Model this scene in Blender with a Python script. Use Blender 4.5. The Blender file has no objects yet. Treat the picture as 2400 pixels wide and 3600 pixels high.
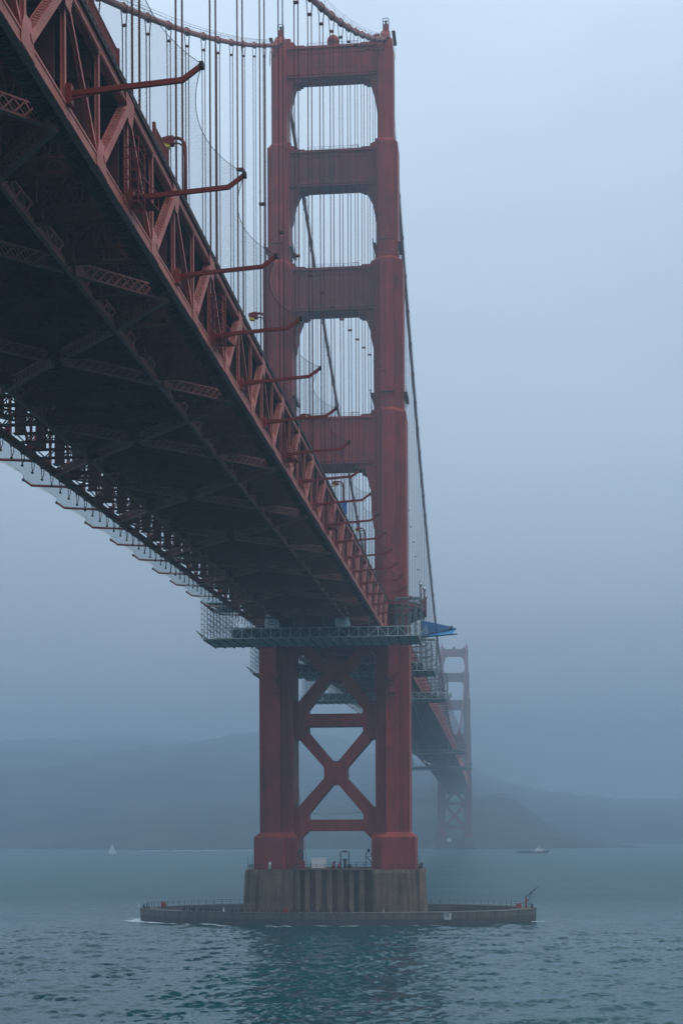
import bpy, math, random
import numpy as np
from mathutils import Matrix, Vector
random.seed(7); rng = np.random.default_rng(11)
scn = bpy.context.scene
COL = scn.collection
R = math.radians

# ------------------------------------------------------------------ camera
yaw, pitch, roll = 0.0993, 0.0006, -0.0046
fw = Vector((-math.sin(yaw)*math.cos(pitch), math.cos(yaw)*math.cos(pitch), math.sin(pitch)))
rt = Vector((math.cos(yaw), math.sin(yaw), 0)); up_ = rt.cross(fw)
r2 = rt*math.cos(roll) + up_*math.sin(roll); u2 = -rt*math.sin(roll) + up_*math.cos(roll)
cd = bpy.data.cameras.new('camera'); cam = bpy.data.objects.new('camera', cd); COL.objects.link(cam)
m = Matrix.Identity(4)
for i in range(3):
    m[i][0], m[i][1], m[i][2] = r2[i], u2[i], -fw[i]
m.translation = Vector((39.27, -377.67, 23.37)); cam.matrix_world = m
cd.sensor_fit = 'VERTICAL'; cd.sensor_height = 36; cd.sensor_width = 24; cd.lens = 51.79
cd.shift_x = -0.0016; cd.shift_y = 0.3087; cd.clip_start = 0.5; cd.clip_end = 30000
scn.camera = cam

# ------------------------------------------------------------------ sky (overcast), sun, exposure
SUN_EL, SUN_AZ = 60, 125          # degrees, azimuth clockwise from +Y (north)
w = bpy.data.worlds.new('World'); scn.world = w; w.use_nodes = True
nt = w.node_tree; nt.nodes.clear()
def N(t, tree=None, **k):
    n = (tree or nt).nodes.new(t)
    for a, b in k.items(): setattr(n, a, b)
    return n
sky = N('ShaderNodeTexSky', sky_type='NISHITA', sun_disc=False, sun_elevation=R(SUN_EL), sun_rotation=R(SUN_AZ), air_density=2.0, dust_density=4.0)
tc = N('ShaderNodeTexCoord'); sep = N('ShaderNodeSeparateXYZ'); ramp = N('ShaderNodeValToRGB')
nt.links.new(tc.outputs['Generated'], sep.inputs[0]); nt.links.new(sep.outputs['Z'], ramp.inputs[0])
cr = ramp.color_ramp; cr.elements[0].position = 0.0; cr.elements[0].color = (4.5, 5.8, 7.6, 1)
cr.elements[1].position = 1.0; cr.elements[1].color = (13.0, 14.6, 16.8, 1)
for p_, c_ in ((0.09, (7.4, 8.4, 9.8)), (0.22, (7.5, 9.2, 11.2)), (0.5, (10.5, 12.7, 15.4))):
    e = cr.elements.new(p_); e.color = (*c_, 1)
nz = N('ShaderNodeTexNoise'); nz.inputs['Scale'].default_value = 3.0; nz.inputs['Detail'].default_value = 5; nz.inputs['Distortion'].default_value = 0.6
vm = N('ShaderNodeVectorMath', operation='MULTIPLY'); vm.inputs[1].default_value = (1, 1, 2.2); nt.links.new(tc.outputs['Generated'], vm.inputs[0]); nt.links.new(vm.outputs[0], nz.inputs['Vector'])
mr = N('ShaderNodeMapRange'); mr.inputs['To Min'].default_value = 0.86; mr.inputs['To Max'].default_value = 1.26
nt.links.new(nz.outputs['Fac'], mr.inputs['Value'])
mul = N('ShaderNodeVectorMath', operation='SCALE'); nt.links.new(ramp.outputs['Color'], mul.inputs[0]); nt.links.new(mr.outputs[0], mul.inputs['Scale'])
mix = N('ShaderNodeMix', data_type='RGBA'); mix.inputs['Factor'].default_value = 0.92
nt.links.new(sky.outputs[0], mix.inputs['A']); nt.links.new(mul.outputs[0], mix.inputs['B'])
bg = N('ShaderNodeBackground'); bg.inputs['Strength'].default_value = 0.085
out = N('ShaderNodeOutputWorld'); nt.links.new(mix.outputs['Result'], bg.inputs[0]); nt.links.new(bg.outputs[0], out.inputs[0])
ld = bpy.data.lights.new('sun', 'SUN'); ld.energy = 1.5; ld.angle = R(28); ld.color = (1.0, 0.95, 0.88)
lo = bpy.data.objects.new('sun', ld); COL.objects.link(lo)
sd = Vector((math.sin(R(SUN_AZ))*math.cos(R(SUN_EL)), math.cos(R(SUN_AZ))*math.cos(R(SUN_EL)), math.sin(R(SUN_EL))))
lo.rotation_euler = sd.to_track_quat('Z', 'Y').to_euler(); lo.location = (0, 0, 400)
vs = scn.view_settings; vs.view_transform = 'Standard'; vs.look = 'None'; vs.exposure = 0.0; vs.gamma = 1.0; vs.use_curve_mapping = False
HAZE_DENSITY, HAZE_COLOR = 0.00062, (0.39, 0.525, 0.65)
cy = scn.cycles
cy.use_denoising = True; cy.max_bounces = 5; cy.diffuse_bounces = 2; cy.glossy_bounces = 3; cy.transparent_max_bounces = 24; cy.volume_bounces = 1
cy.use_adaptive_sampling = True; cy.adaptive_threshold = 0.01; cy.caustics_reflective = False; cy.caustics_refractive = False

# ------------------------------------------------------------------ materials
def mat(name):
    m_ = bpy.data.materials.new(name); m_.use_nodes = True
    t = m_.node_tree; b = t.nodes['Principled BSDF']; return m_, t, b
def L(t, a, b): t.links.new(a, b)
def noise(t, scale, vec=None, detail=4, rough=0.6):
    n = t.nodes.new('ShaderNodeTexNoise'); n.inputs['Scale'].default_value = scale; n.inputs['Detail'].default_value = detail; n.inputs['Roughness'].default_value = rough
    if vec is not None: L(t, vec, n.inputs['Vector'])
    return n
def pos(t, s=(1, 1, 1)):
    g = t.nodes.new('ShaderNodeNewGeometry'); v = t.nodes.new('ShaderNodeVectorMath'); v.operation = 'MULTIPLY'
    L(t, g.outputs['Position'], v.inputs[0]); v.inputs[1].default_value = s; return v.outputs[0]
def rampn(t, src, stops):
    r = t.nodes.new('ShaderNodeValToRGB'); L(t, src, r.inputs[0]); c = r.color_ramp
    c.elements[0].position, c.elements[0].color = stops[0][0], (*stops[0][1], 1)
    c.elements[1].position, c.elements[1].color = stops[-1][0], (*stops[-1][1], 1)
    for p, col in stops[1:-1]:
        e = c.elements.new(p); e.color = (*col, 1)
    return r.outputs['Color']
def mixc(t, fac, a, b, mode='MIX'):
    n = t.nodes.new('ShaderNodeMix'); n.data_type = 'RGBA'; n.blend_type = mode
    if isinstance(fac, (int, float)): n.inputs['Factor'].default_value = fac
    else: L(t, fac, n.inputs['Factor'])
    for s, k in ((a, 'A'), (b, 'B')):
        if isinstance(s, tuple): n.inputs[k].default_value = (*s, 1)
        else: L(t, s, n.inputs[k])
    return n.outputs['Result']
def bump(t, b, h, strength=0.3, dist=0.05):
    n = t.nodes.new('ShaderNodeBump'); n.inputs['Strength'].default_value = strength; n.inputs['Distance'].default_value = dist
    L(t, h, n.inputs['Height']); L(t, n.outputs[0], b.inputs['Normal']); return n

def painted(name, c1, c2, dirt, rough=0.6, dirt_amt=0.55, streak=0.12, blot=0.10, plates=False):
    m_, t, b = mat(name)
    n1 = noise(t, blot, pos(t), 5, 0.65)
    base = mixc(t, rampn(t, n1.outputs['Fac'], [(0.38, (0, 0, 0)), (0.64, (1, 1, 1))]), c1, c2)
    n2 = noise(t, 1.0, pos(t, (0.9, 0.9, streak)), 5, 0.7)
    f = rampn(t, n2.outputs['Fac'], [(0.5, (0, 0, 0)), (0.72, (dirt_amt,)*3)])
    base = mixc(t, f, base, dirt)
    n3 = noise(t, 5.0, pos(t), 3)
    base = mixc(t, rampn(t, n3.outputs['Fac'], [(0.6, (0, 0, 0)), (0.75, (0.5,)*3)]), base, dirt)
    if plates:
        g = t.nodes.new('ShaderNodeNewGeometry'); sp = t.nodes.new('ShaderNodeSeparateXYZ'); L(t, g.outputs['Position'], sp.inputs[0])
        a = t.nodes.new('ShaderNodeMath'); L(t, sp.outputs['X'], a.inputs[0]); L(t, sp.outputs['Y'], a.inputs[1])
        cb = t.nodes.new('ShaderNodeCombineXYZ'); L(t, a.outputs[0], cb.inputs['X']); L(t, sp.outputs['Z'], cb.inputs['Y'])
        bk = t.nodes.new('ShaderNodeTexBrick'); L(t, cb.outputs[0], bk.inputs['Vector']); bk.inputs['Scale'].default_value = 1.0; bk.inputs['Brick Width'].default_value = 2.1; bk.inputs['Row Height'].default_value = 3.4; bk.inputs['Mortar Size'].default_value = 0.035; bk.inputs['Mortar Smooth'].default_value = 0.6
        bk.inputs['Color1'].default_value = (1.0, 1.0, 1.0, 1); bk.inputs['Color2'].default_value = (0.72, 0.76, 0.8, 1); bk.inputs['Mortar'].default_value = (0.5, 0.5, 0.52, 1)
        base = mixc(t, 0.8, base, bk.outputs['Color'], 'MULTIPLY')
    L(t, base, b.inputs['Base Color']); b.inputs['Roughness'].default_value = rough; b.inputs['Specular IOR Level'].default_value = 0.25
    bump(t, b, n3.outputs['Fac'], 0.15, 0.02)
    return m_
M = {}
M['red'] = painted('red_paint', (0.345, 0.040, 0.016), (0.245, 0.030, 0.014), (0.075, 0.022, 0.016), 0.6, 0.6, plates=True)
M['redclean'] = painted('red_paint_fresh', (0.24, 0.032, 0.022), (0.20, 0.028, 0.020), (0.12, 0.03, 0.025), 0.55, 0.3)
M['truss'] = painted('truss_paint', (0.52, 0.17, 0.135), (0.43, 0.12, 0.095), (0.40, 0.23, 0.20), 0.6, 0.5, 0.5, 0.35)
M['under'] = painted('shaded_underside_paint', (0.06, 0.024, 0.02), (0.04, 0.02, 0.019), (0.022, 0.018, 0.018), 0.65, 0.6, 0.5, 0.3)  # stained red paint, darkened further to carry the under-deck shade
M['lat'] = painted('lateral_paint', (0.34, 0.125, 0.095), (0.25, 0.09, 0.07), (0.13, 0.075, 0.06), 0.65, 0.5, 0.5, 0.3)
M['floorp'] = painted('shaded_floor_beam_paint', (0.10, 0.032, 0.025), (0.065, 0.024, 0.02), (0.025, 0.017, 0.016), 0.65, 0.6, 0.5, 0.3)  # bridge red darkened so the beams look shaded beneath the deck
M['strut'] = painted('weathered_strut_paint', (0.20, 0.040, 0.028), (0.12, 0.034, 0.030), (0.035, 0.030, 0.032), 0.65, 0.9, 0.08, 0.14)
M['cable'] = painted('cable_wrap', (0.27, 0.060, 0.040), (0.20, 0.05, 0.036), (0.10, 0.045, 0.04), 0.6, 0.4, 1.0)
M['rope'] = painted('wire_rope', (0.10, 0.030, 0.024), (0.07, 0.026, 0.022), (0.04, 0.025, 0.022), 0.55, 0.4, 0.4)
M['slab'] = painted('shade_darkened_concrete', (0.035, 0.033, 0.033), (0.026, 0.025, 0.025), (0.018, 0.017, 0.017), 0.9, 0.5, 1.0)  # concrete colour darkened to paint in the shade below the roadway
M['galv'] = painted('galvanised_steel', (0.55, 0.61, 0.60), (0.40, 0.46, 0.45), (0.18, 0.20, 0.195), 0.5, 0.6, 1.0, 0.5)
M['galv'].node_tree.nodes['Principled BSDF'].inputs['Metallic'].default_value = 0.35
M['tube'] = painted('scaffold_tube', (0.17, 0.20, 0.20), (0.11, 0.135, 0.135), (0.06, 0.07, 0.07), 0.5, 0.6, 1.0, 0.5)
M['plank'] = painted('aluminium_plank', (0.60, 0.68, 0.66), (0.42, 0.50, 0.485), (0.18, 0.22, 0.21), 0.55, 0.6, 1.0, 0.25)
M['darkscreen'] = painted('green_screen_cloth', (0.06, 0.085, 0.08), (0.04, 0.06, 0.058), (0.03, 0.04, 0.04), 0.9)
M['sheet'] = painted('white_plastic_sheet', (0.80, 0.86, 0.84), (0.68, 0.76, 0.74), (0.34, 0.40, 0.39), 0.45, 0.5, 0.6, 0.8)
M['white'] = painted('white_paint', (0.72, 0.75, 0.77), (0.64, 0.67, 0.70), (0.40, 0.42, 0.43), 0.5, 0.35, 0.3, 0.6)
M['black'] = painted('black_steel', (0.022, 0.022, 0.024), (0.03, 0.028, 0.028), (0.05, 0.03, 0.025), 0.6)
M['bird'] = painted('black_feathers', (0.014, 0.014, 0.016), (0.02, 0.02, 0.022), (0.03, 0.028, 0.026), 0.7)
M['gull'] = painted('gull_feathers', (0.75, 0.75, 0.75), (0.6, 0.6, 0.62), (0.35, 0.36, 0.38), 0.7)
M['fresnel_red'] = M['redclean']
m_, t, b = mat('lamp_lens'); b.inputs['Base Color'].default_value = (0.85, 0.62, 0.05, 1); b.inputs['Roughness'].default_value = 0.3; M['lens'] = m_
M['orange'] = painted('orange_sign', (0.55, 0.17, 0.04), (0.5, 0.15, 0.04), (0.3, 0.1, 0.05), 0.5, 0.2)
M['bluesign'] = painted('blue_sign', (0.02, 0.15, 0.45), (0.02, 0.13, 0.40), (0.02, 0.1, 0.3), 0.45, 0.2)

def concrete(name, c1, c2, stain):
    m_, t, b = mat(name)
    n1 = noise(t, 0.25, pos(t), 6, 0.65); n2 = noise(t, 1.0, pos(t, (0.9, 0.9, 0.06)), 6, 0.7); n3 = noise(t, 4.0, pos(t), 4)
    base = mixc(t, rampn(t, n1.outputs['Fac'], [(0.35, (0, 0, 0)), (0.65, (1, 1, 1))]), c1, c2)
    base = mixc(t, rampn(t, n2.outputs['Fac'], [(0.45, (0, 0, 0)), (0.66, (0.75,)*3)]), base, stain)
    base = mixc(t, rampn(t, n3.outputs['Fac'], [(0.55, (0, 0, 0)), (0.75, (0.4,)*3)]), base, stain)
    # tide-washed, weed-dark band near the waterline
    g = t.nodes.new('ShaderNodeNewGeometry'); s = t.nodes.new('ShaderNodeSeparateXYZ'); L(t, g.outputs['Position'], s.inputs[0])
    a = t.nodes.new('ShaderNodeMath'); a.operation = 'ADD'; L(t, s.outputs['Z'], a.inputs[0]); L(t, n3.outputs['Fac'], a.inputs[1])
    wet = rampn(t, a.outputs[0], [(0.0, (0.85,)*3), (1.0, (0, 0, 0))])
    mrn = t.nodes.new('ShaderNodeMapRange'); mrn.inputs['From Min'].default_value = 1.6; mrn.inputs['From Max'].default_value = 2.3; mrn.inputs['To Min'].default_value = 0.8; mrn.inputs['To Max'].default_value = 0.0
    L(t, a.outputs[0], mrn.inputs['Value'])
    base = mixc(t, mrn.outputs[0], base, (0.045, 0.050, 0.042))
    L(t, base, b.inputs['Base Color']); b.inputs['Roughness'].default_value = 0.88; b.inputs['Specular IOR Level'].default_value = 0.2
    bump(t, b, n3.outputs['Fac'], 0.5, 0.08); return m_
M['conc'] = concrete('pier_concrete', (0.19, 0.125, 0.075), (0.11, 0.076, 0.048), (0.014, 0.013, 0.012))
M['ring'] = concrete('fender_concrete', (0.15, 0.14, 0.122), (0.10, 0.094, 0.084), (0.05, 0.047, 0.042))

def netmat(name, col, cover, per):
    m_, t, b = mat(name); t.nodes.remove(b)
    d = t.nodes.new('ShaderNodeBsdfDiffuse'); d.inputs[0].default_value = (*col, 1)
    tr = t.nodes.new('ShaderNodeBsdfTransparent'); mx = t.nodes.new('ShaderNodeMixShader')
    p = pos(t); s = t.nodes.new('ShaderNodeSeparateXYZ'); L(t, p, s.inputs[0])
    def mth(op, a, b_=None):
        n = t.nodes.new('ShaderNodeMath'); n.operation = op
        for i, v in enumerate((a, b_)):
            if v is None: continue
            if isinstance(v, (int, float)): n.inputs[i].default_value = v
            else: L(t, v, n.inputs[i])
        return n.outputs[0]
    A = mth('ADD', mth('ADD', s.outputs['X'], s.outputs['Y']), mth('MULTIPLY', s.outputs['Z'], 1.3))
    B = mth('SUBTRACT', mth('ADD', s.outputs['X'], mth('MULTIPLY', s.outputs['Z'], 1.3)), s.outputs['Y'])
    wd = cover/2
    fa = mth('LESS_THAN', mth('FRACT', mth('DIVIDE', A, per)), wd); fb = mth('LESS_THAN', mth('FRACT', mth('DIVIDE', B, per)), wd)
    f = mth('MAXIMUM', fa, fb)
    L(t, f, mx.inputs[0]); L(t, tr.outputs[0], mx.inputs[1]); L(t, d.outputs[0], mx.inputs[2])
    L(t, mx.outputs[0], t.nodes['Material Output'].inputs[0]); return m_
M['net'] = netmat('wire_netting', (0.10, 0.105, 0.11), 0.20, 0.20)
M['netlit'] = netmat('lit_tone_netting', (0.75, 0.78, 0.80), 0.42, 0.20)  # same netting in a paler colour, as though light fell on it
M['bluenet'] = netmat('blue_netting', (0.013, 0.23, 0.50), 1.25, 0.16)

# water: dark teal body, waves as geometry plus ripples, whitecaps and wash round the fender
FC, FA, FB = (-0.35, 1.0), 51.2, 24.6         # fender ellipse
m_, t, b = mat('sea_water')
b.inputs['Base Color'].default_value = (0.002, 0.050, 0.058, 1); b.inputs['IOR'].default_value = 1.33
p = pos(t)
n1 = noise(t, 0.55, pos(t, (0.75, 1.2, 1)), 5, 0.62); n2 = noise(t, 1.7, pos(t, (0.8, 1.2, 1)), 4, 0.65)
ad = t.nodes.new('ShaderNodeMath'); ad.operation = 'MULTIPLY_ADD'; ad.inputs[1].default_value = 0.35; L(t, n2.outputs['Fac'], ad.inputs[0]); L(t, n1.outputs['Fac'], ad.inputs[2])
def ripple(scale, stretch, amt, prev):
    n = noise(t, scale, pos(t, stretch), 3, 0.6); a = t.nodes.new('ShaderNodeVectorMath'); a.operation = 'SUBTRACT'; L(t, n.outputs['Color'], a.inputs[0]); a.inputs[1].default_value = (0.5, 0.5, 0.5)
    c = t.nodes.new('ShaderNodeVectorMath'); c.operation = 'MULTIPLY_ADD'; L(t, a.outputs[0], c.inputs[0]); c.inputs[1].default_value = (amt, amt, 0); L(t, prev, c.inputs[2]); return c.outputs[0]
gN = t.nodes.new('ShaderNodeNewGeometry')
nv_ = ripple(1.5, (0.7, 1.3, 1), 0.75, ripple(0.3, (0.6, 1.4, 1), 0.35, ripple(0.07, (0.45, 1.5, 1), 0.42, gN.outputs['Normal'])))
nn = t.nodes.new('ShaderNodeVectorMath'); nn.operation = 'NORMALIZE'; L(t, nv_, nn.inputs[0]); L(t, nn.outputs[0], b.inputs['Normal'])
v = t.nodes.new('ShaderNodeVectorMath'); v.operation = 'SUBTRACT'; L(t, p, v.inputs[0]); v.inputs[1].default_value = (FC[0], FC[1], 0)
v2 = t.nodes.new('ShaderNodeVectorMath'); v2.operation = 'DIVIDE'; L(t, v.outputs[0], v2.inputs[0]); v2.inputs[1].default_value = (FA, FB, 1e6)
ln = t.nodes.new('ShaderNodeVectorMath'); ln.operation = 'LENGTH'; L(t, v2.outputs[0], ln.inputs[0])
ringf = t.nodes.new('ShaderNodeMapRange'); ringf.inputs['From Min'].default_value = 1.0; ringf.inputs['From Max'].default_value = 1.13; ringf.inputs['To Min'].default_value = 0.46; ringf.inputs['To Max'].default_value = 0.0
L(t, ln.outputs['Value'], ringf.inputs['Value'])
sx = t.nodes.new('ShaderNodeSeparateXYZ'); L(t, p, sx.inputs[0])
left = t.nodes.new('ShaderNodeMapRange'); left.inputs['From Min'].default_value = -60; left.inputs['From Max'].default_value = 40; left.inputs['To Min'].default_value = 1.0; left.inputs['To Max'].default_value = 0.35
L(t, sx.outputs['X'], left.inputs['Value'])
rm = t.nodes.new('ShaderNodeMath'); rm.operation = 'MULTIPLY'; L(t, ringf.outputs[0], rm.inputs[0]); L(t, left.outputs[0], rm.inputs[1])
rg = t.nodes.new('ShaderNodeMapRange'); rg.inputs['From Min'].default_value = -60; rg.inputs['From Max'].default_value = 120; rg.inputs['To Min'].default_value = 0.03; rg.inputs['To Max'].default_value = 0.45
L(t, sx.outputs['Y'], rg.inputs['Value']); L(t, rg.outputs[0], b.inputs['Roughness'])   # unresolved chop far out
nf = noise(t, 0.36, pos(t, (0.6, 1.4, 1)), 8, 0.66)
nfa = t.nodes.new('ShaderNodeMath'); nfa.operation = 'ADD'; L(t, nf.outputs['Fac'], nfa.inputs[0]); L(t, rm.outputs[0], nfa.inputs[1])
foam = rampn(t, nfa.outputs[0], [(0.70, (0, 0, 0)), (0.78, (1, 1, 1))])
fb_ = t.nodes.new('ShaderNodeBsdfDiffuse'); fb_.inputs[0].default_value = (0.62, 0.70, 0.73, 1)
mx = t.nodes.new('ShaderNodeMixShader'); L(t, foam, mx.inputs[0]); L(t, b.outputs[0], mx.inputs[1]); L(t, fb_.outputs[0], mx.inputs[2])
L(t, mx.outputs[0], t.nodes['Material Output'].inputs[0]); M['water'] = m_

m_, t, b = mat('headland_scrub')
n1 = noise(t, 0.012, pos(t), 6); L(t, mixc(t, rampn(t, n1.outputs['Fac'], [(0.4, (0, 0, 0)), (0.6, (1, 1, 1))]), (0.035, 0.045, 0.042), (0.065, 0.072, 0.064)), b.inputs['Base Color'])
b.inputs['Roughness'].default_value = 1.0; b.inputs['Specular IOR Level'].default_value = 0.0; M['hill'] = m_

# ------------------------------------------------------------------ mesh builder
class MB:
    def __init__(s): s.v = []; s.f = []
    def box(s, x0, x1, y0, y1, z0, z1):
        o = len(s.v); s.v += [(x0,y0,z0),(x1,y0,z0),(x1,y1,z0),(x0,y1,z0),(x0,y0,z1),(x1,y0,z1),(x1,y1,z1),(x0,y1,z1)]
        s.f += [tuple(o+i for i in q) for q in ((0,3,2,1),(4,5,6,7),(0,1,5,4),(1,2,6,5),(2,3,7,6),(3,0,4,7))]; return s
    def bar(s, a, b, w, h, up=(0,0,1)):
        a, b = Vector(a), Vector(b); d = b-a
        if d.length < 1e-6: return s
        d.normalize(); u = Vector(up)
        if abs(d.dot(u)) > 0.98: u = Vector((0,1,0)) if abs(d.y) < 0.9 else Vector((1,0,0))
        sd_ = d.cross(u).normalized(); u = sd_.cross(d).normalized(); o = len(s.v)
        for p_ in (a, b):
            for i, j in ((-1,-1),(1,-1),(1,1),(-1,1)): s.v.append(tuple(p_ + sd_*(w/2*i) + u*(h/2*j)))
        s.f += [tuple(o+i for i in q) for q in ((0,1,2,3),(7,6,5,4),(0,4,5,1),(1,5,6,2),(2,6,7,3),(3,7,4,0))]; return s
    def tube(s, pts, r, n=6, cap=True):
        pts = [Vector(p_) for p_ in pts]; o = len(s.v)
        for i, p_ in enumerate(pts):
            d = (pts[min(i+1, len(pts)-1)] - pts[max(i-1, 0)]).normalized()
            u = Vector((0,0,1)) if abs(d.z) < 0.95 else Vector((1,0,0))
            a = d.cross(u).normalized(); c = a.cross(d); rr = r[i] if isinstance(r, (list, tuple)) else r
            for k in range(n):
                th = 2*math.pi*k/n; s.v.append(tuple(p_ + a*(rr*math.cos(th)) + c*(rr*math.sin(th))))
        for i in range(len(pts)-1):
            for k in range(n):
                s.f.append((o+i*n+k, o+i*n+(k+1) % n, o+(i+1)*n+(k+1) % n, o+(i+1)*n+k))
        if cap:
            s.f.append(tuple(o+k for k in range(n))[::-1]); e = o+(len(pts)-1)*n; s.f.append(tuple(e+k for k in range(n)))
        return s
    def prism(s, poly, h0, h1, axis='z'):
        n = len(poly); o = len(s.v)
        for h in (h0, h1):
            for a, b in poly: s.v.append({'z': (a,b,h), 'y': (a,h,b), 'x': (h,a,b)}[axis])
        s.f.append(tuple(range(o, o+n))[::-1]); s.f.append(tuple(range(o+n, o+2*n)))
        for i in range(n): j = (i+1) % n; s.f.append((o+i, o+j, o+n+j, o+n+i))
        return s
    def loft(s, rings):
        n = len(rings[0]); o = len(s.v)
        for r_ in rings: s.v += [tuple(p_) for p_ in r_]
        for k in range(len(rings)-1):
            for i in range(n): j = (i+1) % n; s.f.append((o+k*n+i, o+k*n+j, o+(k+1)*n+j, o+(k+1)*n+i))
        s.f.append(tuple(range(o, o+n))[::-1]); e = o+(len(rings)-1)*n; s.f.append(tuple(range(e, e+n))); return s
    def sphere(s, c, r, nu=12, nv=8, sc=(1,1,1)):
        rings = []
        for j in range(nv+1):
            ph = -math.pi/2 + math.pi*(j*0.96+0.02*nv)/nv
            rings.append([(c[0]+sc[0]*r*math.cos(ph)*math.cos(2*math.pi*i/nu), c[1]+sc[1]*r*math.cos(ph)*math.sin(2*math.pi*i/nu), c[2]+sc[2]*r*math.sin(ph)) for i in range(nu)])
        return s.loft(rings)
    def mesh(s, name, smooth=False):
        me = bpy.data.meshes.new(name); me.from_pydata(s.v, [], s.f); me.validate()
        import bmesh
        bm = bmesh.new(); bm.from_mesh(me); bmesh.ops.recalc_face_normals(bm, faces=bm.faces); bm.to_mesh(me); bm.free()
        if smooth: me.polygons.foreach_set('use_smooth', [True]*len(me.polygons))
        return me
def ob(name, me, mat_=None, parent=None, mw=None):
    o = bpy.data.objects.new(name, me); COL.objects.link(o)
    if mat_ is not None and not me.materials: me.materials.append(M[mat_] if isinstance(mat_, str) else mat_)
    if parent: o.parent = parent
    if mw is not None: o.matrix_local = mw
    return o
def tag(o, label, cat=None, group=None, kind=None):
    o['label'] = label
    if cat: o['category'] = cat
    if group: o['group'] = group
    if kind: o['kind'] = kind
    return o
def thing(name, label, cat, loc=(0,0,0), group=None):
    o = bpy.data.objects.new(name, None); COL.objects.link(o); o.location = loc; o.empty_display_size = 1
    return tag(o, label, cat, group)
def build(mb, name, mat_, parent=None, smooth=False): return ob(name, mb.mesh(name, smooth), mat_, parent)
def copytree(o, loc, label=None, parent=None):
    c = o.copy(); COL.objects.link(c)
    if parent: c.parent = parent; c.matrix_local = o.matrix_local.copy()
    else:
        c.location = loc
        if label: c['label'] = label
    for ch in list(o.children): copytree(ch, None, None, c)
    return c
def span_mat(A, B, up, L0):
    A, B = Vector(A), Vector(B); d = B-A; ln_ = d.length; x = d/ln_; u = Vector(up)
    y = u.cross(x).normalized(); z = x.cross(y)
    mm = Matrix(((x.x*ln_/L0, y.x, z.x, A.x), (x.y*ln_/L0, y.y, z.y, A.y), (x.z*ln_/L0, y.z, z.z, A.z), (0,0,0,1)))
    return mm
def laced(Ln, w, h, fl=0.12, pitch_=None, th=0.07, batten=0.8, both=True):
    """two channel sides joined by zigzag or X lacing; along +X, width in Y, lacing planes at +-h/2"""
    s = MB(); pitch_ = pitch_ or w
    for sgn in (-1, 1): s.box(0, Ln, sgn*w/2-fl/2, sgn*w/2+fl/2, -h/2, h/2)
    for zz in ((-h/2+0.02, h/2-0.02) if both else (-h/2+0.02,)):
        s.box(0.001, batten, -w/2+fl/2, w/2-fl/2, zz-0.02, zz+0.02); s.box(Ln-batten, Ln-0.001, -w/2+fl/2, w/2-fl/2, zz-0.02, zz+0.02)
        n = max(2, int((Ln-2*batten)/pitch_)); st = (Ln-2*batten)/n; k = w/2-fl/2
        for i in range(n):
            x0 = batten+i*st; e = 0.004*(i % 2)
            s.bar((x0, -k, zz+e), (x0+st, k, zz+e), th, 0.03); s.bar((x0, k, zz+0.012+e), (x0+st, -k, zz+0.012+e), th, 0.03)
    return s

# ------------------------------------------------------------------ geometry of the bridge
def zb(Y): return 71.6 + 0.0189*Y if Y < 0 else 71.6 + 0.0189*Y - 1.48e-5*Y*Y
PAN, XT, DEP = 7.62, 14.3, 7.62
Y0 = -292.3
def cab_side(Y): return 227.0 + 0.545*Y + 0.000293*Y*Y
def cab_main(Y): u = Y/1280; return 227.0 - 4*137*u*(1-u)
def cab(Y):
    if Y <= 0: return cab_side(Y)
    if Y <= 1280: return cab_main(Y)
    return cab_side(1280-Y)

# ---- water
xs = list(np.arange(-70, 78.01, 0.36)); ys = list(np.arange(-218, -45, 0.34))
def grow(a, d, lim, g=1.09):
    r_ = []; 
    while abs(a) < lim: a += d; r_.append(a); d *= g
    return r_
xs = grow(-70, -0.4, 7000)[::-1] + xs + grow(78, 0.4, 7000)
ys = grow(-218, -0.5, 1500)[::-1] + ys + grow(-45, 0.36, 9000, 1.016)
X_, Y_ = np.meshgrid(np.array(xs), np.array(ys)); Z_ = np.zeros_like(X_)
dx = np.gradient(np.array(xs))[None, :]; dy = np.gradient(np.array(ys))[:, None]; cell = np.maximum(dx, dy)
def wave(lam, th, amp, sharp=False):
    k = 2*math.pi/lam; ph = k*(X_*math.cos(th) + Y_*math.sin(th)) + rng.random()*6.283
    gk = k/(3.5+4*rng.random()); th2 = th+rng.normal()*0.9          # wave groups rather than endless crests
    env = 0.5+0.5*np.sin(gk*(X_*math.cos(th2)+Y_*math.sin(th2))+rng.random()*6.283)
    return amp*env*((1-np.abs(np.sin(ph/2))*2) if sharp else np.sin(ph))*np.clip((lam/3-cell)/(lam/3)*2, 0, 1)
for i in range(44):
    lam = 2.0*(14.0/2.0)**rng.random(); Z_ += wave(lam, R(-62)+rng.normal()*0.6, 0.0085*lam**0.85, i % 3 == 0)
chop = np.zeros_like(Z_); mask = np.zeros_like(Z_)
for i in range(40): chop += wave(1.1*(2.9/1.1)**rng.random(), R(-66)+rng.normal()*0.6, 0.09, i % 2 == 0)
for i in range(14): mask += wave(5+18*rng.random(), R(-60)+rng.normal()*0.9, 1.0)
mask /= mask[(np.abs(X_) < 70) & (Y_ > -210) & (Y_ < -60)].std(); Z_ += chop*np.clip(0.26+mask*0.42, 0.14, 1.3)
ny, nx = X_.shape
idx = np.arange(nx*ny).reshape(ny, nx)
F = np.stack([idx[:-1,:-1], idx[:-1,1:], idx[1:,1:], idx[1:,:-1]], -1).reshape(-1, 4)
me = bpy.data.meshes.new('water')
me.vertices.add(nx*ny); me.vertices.foreach_set('co', np.stack([X_, Y_, Z_], -1).astype(np.float32).ravel())
me.loops.add(F.size); me.loops.foreach_set('vertex_index', F.astype(np.int32).ravel())
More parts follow.
